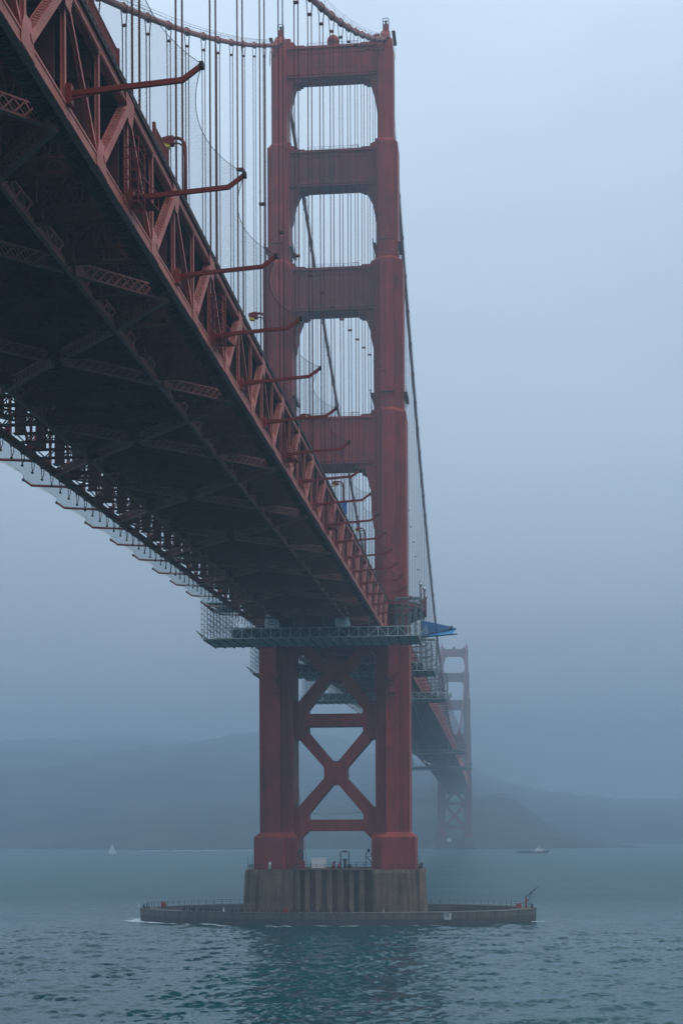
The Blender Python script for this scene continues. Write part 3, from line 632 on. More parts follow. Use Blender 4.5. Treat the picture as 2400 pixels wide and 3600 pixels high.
# lateral X bracing in the bottom plane; centres every 30.48 m
def laterals(T, ya, yb):
    c = -245.9-30.48*4
    while c < yb+20:
        for sx_ in (-1, 1):
            for sy_ in (-1, 1):
                A = (sx_*0.5, c+sy_*0.5); Bm = (sx_*7.3, c+sy_*7.9); E_ = (sx_*13.6, c+sy_*15.2)
                if not (ya < Bm[1] < yb and ya < c < yb): continue
                mem(T, 'lateral', (A[0], A[1], zb(A[1])-0.3), (Bm[0], Bm[1], zb(Bm[1])-0.3), (Bm[1]-A[1], A[0]-Bm[0], 0), 10.6)
                if ya < E_[1] < yb: mem(T, 'lateral', (sx_*7.9, c+sy_*8.6, zb(Bm[1])-0.3), (E_[0], E_[1], zb(E_[1])-0.3), (Bm[1]-A[1], A[0]-Bm[0], 0), 10.6)
        c += 30.48
laterals(DK, Y0+I0*PAN, -10)

DM = thing('bridge_deck', 'deck of the main span fading into fog beyond the near tower', 'bridge deck')
J0 = 40; J1 = 40+30
deck_panels(DM, J0, J1); laterals(DM, 10, Y0+J1*PAN)
deck_common(DM, Y0+I1*PAN+0.1, 1500, 40)
s = MB(); s2 = MB()
nJ = int((1500-Y0)/PAN)
for i in range(J1, nJ):
    ya, yb = Y0+i*PAN, Y0+(i+1)*PAN; za, zc = zb(ya), zb(yb)
    for sg in (-1, 1):
        x = sg*XT
        s.bar((x, ya, za), (x, yb, zc), 0.75, 0.85); s.bar((x, ya, za+DEP), (x, yb, zc+DEP), 0.7, 0.78); s.bar((x, ya, za+0.4), (x, ya, za+DEP-0.4), 0.5, 0.3)
        if i % 2 == 0: s.bar((x, ya, za+DEP-0.5), (x, yb, zc+0.5), 0.5, 0.3)
        else: s.bar((x, ya, za+0.5), (x, yb, zc+DEP-0.5), 0.7, 0.5)
        s.bar((sg*14.55, ya, za+DEP+0.7), (sg*14.55, yb, zc+DEP+0.7), 0.2, 0.5); s.bar((sg*13.2, ya, za+DEP+1.4), (sg*13.2, yb, zc+DEP+1.4), 0.08, 1.1)
        s2.bar((sg*7.6, ya, za-0.3), (sg*7.6, yb, zc-0.3), 0.4, 0.5)
    s2.box(-13.9, 13.9, ya-0.3, ya+0.3, za-0.5, za+0.5); s2.box(-13.9, 13.9, ya-0.1, ya+0.1, za+DEP-2, za+DEP-0.2)
o = build(s, 'far_truss', 'truss', DM); o['kind'] = 'stuff'; o = build(s2, 'far_floor_beams', 'under', DM); o['kind'] = 'stuff'

# ---- cables with bands, hand ropes and suspenders
SY0 = -165.0
def cable(sg, label):
    T = thing('main_cable', label, 'bridge cable'); x = sg*13.72
    ysn = list(np.linspace(-360, 0, 60)) + list(np.linspace(12, 1268, 110)) + list(np.linspace(1280, 1600, 30))
    s = MB().tube([(x, y, cab(y)-0.6) for y in ysn], 0.47, 12); build(s, 'cable_tube', 'cable', T, True)
    hr = MB()
    for dx_ in (-0.55, 0.55):
        hr.tube([(x+dx_, y, cab(y)+0.75) for y in ysn], 0.028, 4); hr.tube([(x+dx_, y, cab(y)+0.3) for y in ysn], 0.02, 4)
    build(hr, 'hand_rope', 'black', T)
    stn = MB().box(-0.57,-0.53,-0.03,0.03,-0.2,1.35).box(0.53,0.57,-0.03,0.03,-0.2,1.35).mesh('stanchion'); stn.materials.append(M['black'])
    bnd = MB().tube([(0,-0.55,0),(0,0.55,0)], 0.60, 12)
    for q in (-0.3, 0, 0.3): bnd.box(-0.2, 0.2, q-0.08, q+0.08, -0.72, 0.72)
    bnd = bnd.mesh('cable_band', True); bnd.materials.append(M['cable'])
    k = -13; first = True
    while True:
        Y = SY0+15.24*k; k += 1
        if Y > 1275: break
        if abs(Y) < 12 or Y < -345: continue
        zc = cab(Y)-0.6; sl = (cab(Y+1)-cab(Y-1))/2
        ob('cable_band', bnd, None, T, Matrix.Translation((x, Y, zc)) @ Matrix.Rotation(math.atan(sl), 4, 'X'))
        if Y < 330: ob('stanchion', stn, None, T, Matrix.Translation((x, Y, zc)))
        zd = zb(Y)+DEP+0.2
        if zc-zd < 3: continue
        s = MB(); r_ = 0.055; zs = max(zc-2.6, zd+0.4)
        for dx_ in (-1, 1):
            for dy_ in (-0.16, 0.16):
                s.tube([(x+dx_*0.5, Y+dy_, zc), (x+dx_*0.27, Y+dy_, zs), (x+dx_*0.27, Y+dy_, zd)], r_, 5)
        s.box(x-0.36, x+0.36, Y-0.22, Y+0.22, zs-0.14, zs+0.14)
        mid = zd+(zs-zd)*0.42
        if zs-zd > 40: s.box(x-0.40, x+0.40, Y-0.22, Y+0.22, mid-0.12, mid+0.12)
        for dx_ in (-0.27, 0.27): s.box(x+dx_-0.15, x+dx_+0.15, Y-0.3, Y+0.3, zd-0.2, zd+1.4)
        build(s, 'suspender', 'rope', T)
    return T
cable(1, 'thick rust red main cable over the tower leg beside open sky')
cable(-1, 'thick rust red main cable over the leg toward the ocean side')

# ---- safety nets on upturned arms
arm = MB(); arm.bar((0,0,0),(6.75,0,0.44),0.20,0.30); arm.bar((6.62,0,0.40),(7.78,0,1.20),0.20,0.28); arm.box(-0.3,0.05,-0.28,0.28,-0.7,0.5); arm.bar((0.02,0,-0.3),(2.2,0,0.05),0.1,0.14)
arm = arm.mesh('net_arm'); arm.materials.append(M['redclean'])
clampm = MB().box(7.7, 7.95, -0.2, 0.2, 1.05, 1.4).mesh('cable_clamp'); clampm.materials.append(M['black'])
def net(sg, ka, kb, label, nets=True):
    T = thing('safety_net', label, 'safety net'); W = 6
    for k in range(ka, kb+1):
        Y = Y0+15.24*k; mm = Matrix.Translation((sg*14.8, Y, zb(Y)+1.0)) @ Matrix.Diagonal((sg, 1, 1, 1))
        a = ob('net_arm', arm, None, T, mm); ob('cable_clamp', clampm, None, a)
        if k == kb: break
        # netting slung between this arm and the next; the outer edge cable scallops inward
        s = MB(); nu, nv = 12, 6; ed = []
        for i in range(nu+1):
            u = i/nu; yy = Y+u*15.24; sag = 4*u*(1-u)
            for j in range(nv+1):
                v_ = j/nv; ex = 7.85-1.55*sag; xx = 0.1+v_*(ex-0.1); zz = 0.1+0.44*v_ + max(0, (v_-0.86)/0.14)*0.75*(1-sag*0.4) - 0.9*sag*math.sin(v_*math.pi)
                s.v.append((sg*(14.8+xx), yy, zb(yy)+1.0+zz))
            ed.append((sg*(14.8+7.85-1.55*sag), yy, zb(yy)+1.0+0.1+0.44+0.75*(1-sag*0.4)))
        for i in range(nu):
            for j in range(nv): q = i*(nv+1)+j; s.f.append((q, q+1, q+nv+2, q+nv+1))
        build(s, 'netting', 'net' if sg > 0 else 'netlit', T, True)
        build(MB().tube(ed, 0.024, 4), 'edge_cable', 'black', T)
net(1, -3, 16, 'wire safety net on upturned arms, near span, side toward open sky')
net(-1, -1, 16, 'wire safety net coloured as if lit below the dark far edge of the near span')
net(1, 21, 70, 'row of thin net arms shrinking toward the far tower, main span')
net(-1, 21, 40, 'short row of net arms seen between the tower legs')

# ---- street lamps
def lamp(Y, label, sign=False):
    z = zb(Y)+DEP+0.4; T = thing('street_lamp', label, 'street lamp', (13.6, Y, z), 'curved lamps along the sidewalk')
    s = MB().box(-0.3, 0.3, -0.3, 0.3, 0, 1.1); build(s, 'pedestal', 'white' if False else 'redclean', T)
    pts = [(0,0,1.0),(0,0,6.9)] + [(-0.75+0.75*math.cos(a), 0, 6.9+0.95*math.sin(a)) for a in np.linspace(0.15, math.pi/2, 7)] + [(-1.1,0,7.85)]
    build(MB().tube(pts, [0.16]+[0.14]*(len(pts)-1), 8), 'pole', 'redclean', T, True)
    pts = [(-0.05,0,6.2)] + [(-0.72+0.55*math.cos(a), 0, 6.75+0.65*math.sin(a)) for a in np.linspace(0.15, math.pi/2, 6)] + [(-1.1,0,7.4)]
    build(MB().tube(pts, 0.07, 6), 'bracket_tube', 'black', T, True)
    s = MB().prism([(-1.0,7.25),(-1.0,7.95),(-1.4,7.95),(-2.0,7.8),(-2.02,7.45),(-1.4,7.25)], -0.34, 0.34, 'y'); h = build(s, 'lamp_head', 'redclean', T)
    build(MB().prism([(-1.3,7.28),(-1.98,7.46),(-1.94,7.1),(-1.36,7.0)], -0.28, 0.28, 'y'), 'lens', 'lens', h)
    if sign:
        g = thing('hotline_sign', 'small blue sign with pale marks on a lamp pole', 'sign', (13.6, Y-0.25, z))
        build(MB().box(-1.15, 0.65, -0.04, 0.04, 1.9, 4.0), 'panel', 'bluesign', g)
        s = MB()
        ringp = [(-0.55+0.28*math.cos(a), -0.05, 3.45+0.24*math.sin(a)) for a in np.linspace(0, 6.283, 13)]; s.tube(ringp, 0.05, 4)
        for q, wd in ((2.85, 1.3), (2.55, 1.0), (2.25, 1.2)):
            x = -0.25-wd/2
            while x < -0.25+wd/2-0.1: s.box(x, x+0.13, -0.06, -0.04, q, q+0.14); x += 0.2
        build(s, 'marks', 'white', g)
        g = thing('orange_sign', 'small orange plate under the blue sign on lamp pole', 'sign', (13.6, Y-0.25, z)); build(MB().box(-0.35, 0.65, -0.04, 0.04, 0.35, 1.5), 'plate', 'orange', g); build(MB().box(-0.3, 0.6, -0.055, -0.041, 0.85, 1.0), 'bar', 'redclean', g)
LAB = ['nearest street lamp with yellow lens above the truss edge', 'second street lamp from the camera, in front of the near tower leg', 'third street lamp, before the lowest portal strut', 'street lamp carrying a blue sign on its pole', 'fifth street lamp, last before the tower']
for i, Y in enumerate((-253.4, -207.7, -162.3, -116.5, -71.5)): lamp(Y, LAB[i], i == 3)

# ---- short fence panels on the deck edge
for i, (ya, yb) in enumerate(((-287.5, -279.5), (-268.6, -264.0))):
    s = MB(); T = thing('edge_fence', ['red picket fence panel on the deck edge at the photo top', 'red picket fence panel beside the nearest street lamp'][i], 'fence'); x = 14.35
    build(MB().bar((x, ya, zb(ya)+DEP+2.3), (x, yb, zb(yb)+DEP+2.3), 0.14, 0.12).bar((x, ya, zb(ya)+DEP+1.0), (x, yb, zb(yb)+DEP+1.0), 0.12, 0.1), 'rail', 'redclean', T)
    pk = MB().box(-0.04, 0.04, -0.045, 0.045, 0, 1.3).mesh('picket')
    n = int((yb-ya)/0.24)
    for k in range(n+1):
        yy = ya+(yb-ya)*k/n; ob('picket', pk, 'redclean', T, Matrix.Translation((x, yy, zb(yy)+DEP+1.0)))
    for yy in (ya, yb): build(MB().box(x-0.12, x+0.12, yy-0.12, yy+0.12, zb(yy)+DEP+0.9, zb(yy)+DEP+2.55), 'post', 'redclean', T)

# ---- caged access ladders on the truss
for i, Y in enumerate((-278.6, -247.3, -200.5, -154.6)):
    T = thing('access_ladder', ['red caged access ladder with balcony, low in the nearest truss bay', 'second caged access ladder along the truss face', 'third caged access ladder farther along the truss', 'small farthest caged ladder on the truss'][i], 'ladder')
    x = 14.75; z = zb(Y); s = MB()
    for dy_ in (-0.9, 0.9):
        for dx_ in (0.0, 1.0): s.tube([(x+dx_, Y+dy_, z-0.4), (x+dx_, Y+dy_, z+4.2)], 0.045, 5)
    build(s, 'upright', 'redclean', T); s = MB()
    for k in range(7):
        zz = z-0.2+k*0.72
        s.bar((x, Y-0.9, zz), (x, Y+0.9, zz), 0.05, 0.06); s.bar((x+1, Y-0.9, zz), (x+1, Y+0.9, zz), 0.05, 0.06)
        for dy_ in (-0.9, 0.9): s.bar((x, Y+dy_, zz+0.01), (x+1, Y+dy_, zz+0.01), 0.05, 0.06)
    build(s, 'cage_hoop', 'redclean', T); s = MB()
    for zz in (z+0.9, z+2.0):
        P = [(x+1, Y+0.9), (x+1.4, Y+3.4), (x+0.4, Y+3.4)]
        for a, b_ in zip(P, P[1:]): s.bar((*a, zz), (*b_, zz), 0.06, 0.07)
    for a in P[1:]: s.bar((*a, z+0.9), (*a, z+2.0), 0.06, 0.06)
    s.prism([(x, Y+0.9), (x+1, Y+0.9), (x+1.4, Y+3.4), (x, Y+3.4)], z+0.85, z+0.9); build(s, 'balcony', 'redclean', T)

# ---- sidewalk balcony around the tower leg, with ball-topped posts
def balcony(sg, label):
    T = thing('tower_walkway', label, 'walkway'); zf = 79.6; pl = [(14.6, -17), (19.5, -13.5), (22.3, -9), (23.0, -4), (23.0, 4), (22.3, 9), (19.5, 13.5), (14.6, 17)]
    pl = [(sg*x, y) for x, y in pl]; inner = [(sg*14.0, 17), (sg*14.0, 8.4), (sg*19.3, 8.4), (sg*19.3, -8.4), (sg*14.0, -8.4), (sg*14.0, -17)]
    build(MB().prism(pl+inner, zf-0.5, zf), 'floor', 'slab', T)
    s = MB()
    for a, b_ in zip(pl, pl[1:]):
        s.bar((*a, zf+1.35), (*b_, zf+1.35), 0.14, 0.14); s.bar((*a, zf+0.2), (*b_, zf+0.2), 0.1, 0.12); s.bar((*a, zf-0.7), (*b_, zf-0.7), 0.2, 0.5)
    build(s, 'rail', 'redclean', T)
    pk = MB().box(-0.06, 0.06, -0.06, 0.06, 0.2, 1.3).mesh('picket')
    for a, b_ in zip(pl, pl[1:]):
        n = int(math.dist(a, b_)/0.5)
        for k in range(n): u = k/n; ob('picket', pk, 'redclean', T, Matrix.Translation((a[0]+u*(b_[0]-a[0]), a[1]+u*(b_[1]-a[1]), zf)))
    for (x, y) in pl[1:-1]:
        build(MB().bar((sg*15, y*0.6, zf-4.5), (x, y, zf-0.6), 0.3, 0.4), 'knee_brace', 'under', T)
    for (x, y), h in zip((pl[2], pl[3], pl[4], pl[5]), (4.6, 4.2, 3.4, 3.6)):
        p_ = build(MB().tube([(x, y, zf-1.5), (x, y, zf+h)], 0.22, 8), 'post', 'rope', T, True); build(MB().sphere((x, y, zf+h+0.35), 0.45, 12, 8), 'ball', 'galv', p_, True)
balcony(1, 'railed walkway with ball topped posts around the tower leg beside the blue net')
balcony(-1, 'railed walkway around the ocean side tower leg, behind the deck')

# ---- hung scaffold platforms
def scaffold(Y, depth, z, hw, label, near=True, towers=True):
    T = thing('scaffold_platform', label, 'scaffold', (0, Y, z))
    n = 22; bay = 2*hw/n; th = 2.15; npl = 32 if near else 14
    pk = MB().box(-hw, hw, 0.02, depth/npl-0.06, 0, 0.10)
    for i in (0.08, depth/npl-0.14): pk.box(-hw, hw, i, i+0.05, -0.06, 0.0)
    pk = pk.mesh('plank'); pk.materials.append(M['plank'])
    for i in range(npl): ob('plank', pk, None, T, Matrix.Translation((0, i*depth/npl, 0.02)))
    bm_ = MB().box(-0.1, 0.1, 0.0, depth, -0.26, -0.05).mesh('joist'); bm_.materials.append(M['darkscreen'])
    pm = MB().box(-0.09, 0.09, -0.09, 0.09, 0, th).mesh('post'); pm.materials.append(M['galv'])
    dm = {}
    for q in (-1, 1): dm[q] = MB().bar((-bay*q*0.96/2, 0, 0.08), (bay*q*0.96/2, 0, th-0.08), 0.10, 0.12, (0,1,0)).mesh('diagonal'); dm[q].materials.append(M['galv'])
    for i in range(n+1):
        x = -hw+i*bay
        ob('joist', bm_, None, T, Matrix.Translation((x, 0, 0)))
        for yy in (0, depth):
            ob('post', pm, None, T, Matrix.Translation((x, yy, 0)))
            if i < n: ob('diagonal', dm[1 if i % 2 else -1], None, T, Matrix.Translation((x+bay/2, yy, 0)))
    for yy in (0, depth):
        for zz in (0.06, th): build(MB().box(-hw-0.1, hw+0.1, yy-0.1, yy+0.1, zz-0.08, zz+0.08), 'rail', 'galv', T)
    # debris screen behind the front truss
    build(MB().box(-hw+6, hw-3, 0.8, 0.86, 0.15, th+0.25), 'screen', 'darkscreen', T); build(MB().box(-hw+0.4, hw-0.4, depth-0.9, depth-0.84, 0.15, th), 'screen', 'darkscreen', T)
    # flared mesh ends
    for sg in (-1, 1):
        s = MB()
        for k in range(12):
            u = k/11; s.bar((sg*hw, u*depth, 0), (sg*(hw+2.0), u*depth*1.0, th), 0.07, 0.07)
            s.bar((sg*(hw+2*u), 0, th*u), (sg*(hw+2*u), depth, th*u), 0.06, 0.06)
        build(s, 'flared_end', 'galv', T)
    if towers:
        for sg, h, w_ in ((-1, 6.0, 5.2), (1, 6.4 if near else 4.0, 5.0)):
            s = MB(); xa, xb = sg*(hw+0.6), sg*(hw-w_)
            nx_ = 4; 
            for a in range(nx_+1):
                x = xa+(xb-xa)*a/nx_
                for b_ in range(5):
                    y = 0.6+(depth-1.2)*b_/4; s.box(x-0.045, x+0.045, y-0.045, y+0.045, 0.1, th+h+(0.9 if sg < 0 else 0))
            for k in range(6):
                zz = th+h*k/5
                for b_ in range(0, 5, 1 if sg < 0 else 2): y = 0.6+(depth-1.2)*b_/4; s.bar((xa, y, zz), (xb, y, zz), 0.06, 0.06)
                for a in range(nx_+1): x = xa+(xb-xa)*a/nx_; s.bar((x, 0.6, zz+0.01), (x, depth-0.6, zz+0.01), 0.07, 0.07)
                if k < 5:
                    for a in range(0, nx_, 2): x0 = xa+(xb-xa)*a/nx_; x1 = xa+(xb-xa)*(a+1)/nx_; s.bar((x0, 0.6, zz), (x1, 0.6, zz+h/5), 0.06, 0.06)
            build(s, 'scaffold_frame', 'tube', T)
            pb = MB().box(min(xa, xb)+0.2, max(xa, xb)-0.2, 0.6, depth-0.6 if sg < 0 else 4.0, th+h*0.98, th+h*0.98+0.12); build(pb, 'work_deck', 'darkscreen' if sg < 0 else 'plank', T)
            
        s = MB()
        for zz in (0.8, 1.4, 2.0): s.bar((-hw+5, 1.2, th+zz), (-hw+13, 1.2, th+zz), 0.08, 0.08); s.bar((-hw+5, depth-1.5, th+zz), (-hw+13, depth-1.5, th+zz), 0.08, 0.08)
        s.box(-hw+5, -hw+13, 1.3, 1.4, th+0.15, th+0.5); build(s, 'guard_rail', 'galv', T)
    # hanger rods up to the deck truss
    s = MB()
    for x in (-13, -7.6, 7.6, 13):
        for yy in (0.5, depth-0.5): s.tube([(x, yy, th), (x, yy, zb(Y+yy)-z+0.2)], 0.05, 5)
    build(s, 'hanger_rod', 'galv', T)
scaffold(-55.5, 15.3, 65.6, 23.7, 'large silver work platform hung in front of the near tower')
scaffold(16.5, 15.3, 65.6, 24.4, 'silver work platform hung just behind the near tower legs')
scaffold(125, 15.3, 67.6, 24.2, 'third work platform, seen beyond the upper X brace', True)
scaffold(560, 15, 71.3, 24, 'small hazy platform under the receding main span', False)
scaffold(760, 15, 69.0, 25, 'faintest platform far under the main span', False)

# wrapped suspender nodes above the first platform
for x, lab in ((-8.7, 'torn white plastic wrap left of centre above the big platform'), (7.0, 'bulky white plastic wrap right of centre above the big platform')):
    T = thing('plastic_wrap', lab, 'plastic sheet', (x, -53.4, 68.0)); s = MB(); rings = []
    for k, (zz, wx, wy, ox) in enumerate(((0,1.5,1.2,0),(0.6,1.6,1.3,0),(1.6,1.45,1.2,0.05),(2.5,1.35,1.1,0.1),(2.9,0.8,0.8,0.5 if x > 0 else -0.7),(3.6,0.65,0.6,0.55 if x > 0 else -0.9),(4.3,0.5 if x > 0 else 0.12,0.5,0.5 if x > 0 else -1.2))):
        rings.append([(ox+wx*(1+0.09*math.sin(5*a+k*1.7)+0.05*math.sin(11*a+k))*math.copysign(abs(math.cos(a))**0.5, math.cos(a)), wy*math.copysign(abs(math.sin(a))**0.5, math.sin(a)), zz) for a in np.linspace(0, 2*math.pi, 24, endpoint=False)])
    s.loft(rings); build(s, 'sheet', 'sheet', T)
    s = MB()
    for zz in (0.7, 1.4, 2.0): s.box(-0.7, 0.9, -1.42, -1.36, zz, zz+0.08)
    build(s, 'strap', 'black', T)
    T = thing('screened_box', 'dark green screened enclosure beside the %s plastic wrap' % ('torn' if x < 0 else 'bulky'), 'enclosure', (x + (3.2 if x < 0 else -2.9), -50, 68.0))
    build(MB().box(-1.45, 1.45, -1.1, 1.1, 0, 2.9), 'cloth', 'darkscreen', T); build(MB().box(-1.5, 1.5, -1.15, 1.15, 2.9, 3.0).box(-1.5,-1.4,-1.15,-1.05,0,2.9).box(1.4,1.5,-1.15,-1.05,0,2.9), 'frame', 'galv', T)

# blue debris net boomed out from the first platform
T = thing('blue_debris_net', 'bright blue debris net boomed out from the big platform', 'debris net')
A = [(24.2, -52.5, 65.6), (32.3, -54, 66.0)]; B = [(24.0, -42, 67.3), (31.9, -43, 68.6)]; Cc = [(24.0, -46, 70.3), (30.8, -44, 69.0)]
s = MB(); nu, nv = 14, 6
for i in range(nu+1):
    u = i/nu
    a = Vector(A[0]).lerp(Vector(A[1]), u); b_ = Vector(B[0]).lerp(Vector(B[1]), u)
    for j in range(nv+1):
        v_ = j/nv; p_ = a.lerp(b_, v_); p_.z -= 0.7*math.sin(math.pi*v_)*(0.4+0.6*u); p_.x -= 0.9*math.sin(math.pi*v_)*u**4; s.v.append(tuple(p_))
for i in range(nu):
    for j in range(nv): q = i*(nv+1)+j; s.f.append((q, q+1, q+nv+2, q+nv+1))
build(s, 'lower_netting', 'bluenet', T, True)
s = MB(); o0 = 0
for i in range(nu+1):
    u = i/nu; a = Vector(B[0]).lerp(Vector(B[1]), u); b_ = Vector(Cc[0]).lerp(Vector(Cc[1]), u)
    for j in range(3): s.v.append(tuple(a.lerp(b_, j/2)))
for i in range(nu):
    for j in range(2): q = i*3+j; s.f.append((q, q+1, q+4, q+3))
build(s, 'upper_netting', 'bluenet', T, True)
for P in (A, B): build(MB().tube([P[0], P[1]], 0.14, 6), 'boom', 'black', T)
build(MB().bar((30.2, -44, 68.1), (31.0, -44, 69.2), 0.2, 0.3), 'boom_bracket', 'black', T)
build(MB().tube([B[1], (25.5, -20, 79.5)], 0.03, 4).tube([(30.4,-44,68.3), (24.5, -20, 77.0)], 0.03, 4), 'stay_line', 'galv', T)

# ---- things on the pier top
T = thing('pier_railing', 'thin dark pipe railing around the pier top', 'railing', (0, 0, 13.3)); s = MB(); pp = [(-21.6,-9.2),(-21.0,-10.4),(-17.5,-12.4),(-10.5,-12.4),(-10.0,-10.7),(10.0,-10.7),(10.5,-12.4),(17.5,-12.4),(21.0,-10.4),(21.6,-9.2),(21.6,9.2),(17.5,12.4),(10.5,12.4),(10,10.7),(-10,10.7),(-10.5,12.4),(-17.5,12.4),(-21.6,9.2)]
pm = MB().box(-0.05,0.05,-0.05,0.05,-0.1,1.2).mesh('post'); pm.materials.append(M['black'])
for a, b_ in zip(pp, pp[1:]+pp[:1]):
    for zz in (0.6, 1.15): s.bar((*a, zz), (*b_, zz), 0.07, 0.07)
    n = max(1, int(math.dist(a, b_)/2.0))
    for k in range(n): u = k/n; ob('post', pm, None, T, Matrix.Translation((a[0]+u*(b_[0]-a[0]), a[1]+u*(b_[1]-a[1]), 0)))
build(s, 'rail', 'black', T)
s = MB()
for x in (-21.6, -20.4, 21.0, 21.5): s.tube([(x, -9.3, 0), (x, -9.3, 3.4)], 0.045, 4)
build(s, 'whip_mast', 'black', T)
T = thing('storage_container', 'white box container on the pier top between the legs', 'container', (-4.1, -5, 13.3)); build(MB().box(-1.75, 1.75, -1.2, 1.2, 0.15, 2.7), 'body', 'white', T)
s = MB()
for i in range(9): s.box(-1.7+i*0.41, -1.58+i*0.41, -1.24, -1.2, 0.25, 2.6)
build(s, 'rib', 'white', T); build(MB().box(-1.8, 1.8, -1.25, 1.25, 2.7, 2.78), 'roof', 'white', T); build(MB().box(-1.6,-1.3,-1,1,0,0.15).box(1.3,1.6,-1,1,0,0.15), 'skid', 'black', T)
T = thing('hoist_frame', 'tall open frame with small pitched roof on the pier top', 'hoist', (2.55, -5.5, 13.3)); s = MB()
for x in (-1.05, 1.05):
    for y in (-0.5, 0.5): build(MB().box(x-0.08, x+0.08, y-0.08, y+0.08, 0, 4.3), 'post', 'black', T)
build(MB().loft([[(-0.95,-0.7,4.25),(0.95,-0.7,4.25),(0.95,0.7,4.25),(-0.95,0.7,4.25)], [(-0.15,-0.1,4.65),(0.15,-0.1,4.65),(0.15,0.1,4.65),(-0.15,0.1,4.65)]]), 'roof', 'black', T)
build(MB().box(-1.05,1.05,-0.05,0.05,2.25,2.35).box(-1.05,1.05,-0.05,0.05,4.15,4.25), 'crossbar', 'black', T)
build(MB().tube([(0.05,0,0),(0.05,0,1.4)], 0.36, 10).tube([(0.05,0,1.4),(0.05,0,2.5)], [0.36,0.48], 10), 'drum', 'black', T)
build(MB().tube([(1.25,-0.9,0.6),(1.25,-0.7,0.6)], 0.62, 14), 'reel', 'black', T)
for x, lab, mt in ((-0.2, 'round red winch drum near the white container', 'redclean'), (1.35, 'round red winch drum at the foot of the hoist frame', 'redclean')):
    T = thing('winch', lab, 'winch', (x, -7.2, 13.3)); build(MB().tube([(-0.25,0,0.75),(0.25,0,0.75)], 0.68, 14), 'drum', mt, T, False); build(MB().tube([(-0.45,0,0.75),(-0.25,0,0.75)], 0.3, 10).tube([(0.25,0,0.75),(0.5,0,0.75)], 0.3, 10), 'motor', 'black', T)
    build(MB().bar((-0.3,0,0),(-0.2,0,0.8),0.2,0.5).bar((0.3,0,0),(0.2,0,0.8),0.2,0.5).bar((0.2,0,1.2),(0.3,0,2.0),0.4,0.35), 'stand', 'black', T)
for sg, lab in ((-1, 'small steel landing with railing on the inner face of the leg near the container'), (1, 'small steel landing with railing on the inner face of the leg beside open sky')):
    T = thing('leg_landing', lab, 'landing', (sg*8.7, -6, 13.3)); build(MB().box(-0.7, 0.7, -1.2, 1.2, 3.0, 3.1), 'floor', 'black', T); s = MB()
    for x in (-0.65, 0.65):
        for y in (-1.15, 1.15): s.box(x-0.05, x+0.05, y-0.05, y+0.05, 0 if x*sg < 0 else 3, 4.2)
    for zz in (3.6, 4.15): s.box(-0.7, 0.7, -1.2, -1.12, zz, zz+0.07); s.box(-sg*0.65-0.04, -sg*0.65+0.04, -1.15, 1.15, zz, zz+0.07)
    build(s, 'railing', 'black', T); build(MB().bar((0.65*sg,0,1.6),(-0.6*sg,0,3.0),0.15,0.2), 'brace', 'black', T); build(MB().box(-0.35,0.35,-0.4,0.4,4.2,5.0), 'lamp_box', 'black', T)
T = thing('machine_cabinet', 'dark red machine cabinet against the leg beside the white container', 'cabinet', (-8.3, -7.4, 13.3)); build(MB().box(-0.85,0.85,-0.7,0.7,0.1,2.0), 'body', 'red', T); build(MB().box(-0.05,0.05,-0.74,-0.7,0.2,1.9).box(-0.8,-0.7,-0.75,-0.7,0.2,1.9), 'door_seam', 'black', T); build(MB().box(-0.9,0.9,-0.75,0.75,2.0,2.07), 'top', 'red', T)
T = thing('wrapped_marker', 'slim white wrapped marker standing before the ocean side leg', 'marker', (-15.6, -12.0, 13.3)); build(MB().tube([(0,0,0),(0,0,1.5),(0,0,2.0)], [0.38,0.32,0.1], 10), 'wrap', 'white', T, True); build(MB().box(-0.45,0.45,-0.45,0.45,-0.06,0.1), 'foot', 'black', T)

# rope dangling from the first platform to the pier
def catenary(a, b, sag, n=14): return [tuple(Vector(a).lerp(Vector(b), i/n) - Vector((0, 0, sag*4*(i/n)*(1-i/n)))) for i in range(n+1)]
o = build(MB().tube(catenary((-11.4, -14, 68.0), (-6.4, -10.5, 13.6), 0.8), 0.075, 5), 'hanging_rope', 'lat', None); tag(o, 'thin line hanging from the platform down to the pier top', 'rope')
o = build(MB().tube(catenary((-7.0, -2.95, 27.4), (7.2, -2.95, 27.6), 0.25), 0.045, 5), 'slack_wire', 'black', None); tag(o, 'thin wire strung just above the lowest cross strut', 'wire')
o = build(MB().tube(catenary((19.5, -5.8, 57.5), (22.5, 60, 42), 0.0), 0.05, 5), 'hanging_wire', 'galv', None); tag(o, 'pale wire slanting away beneath the main span', 'wire')

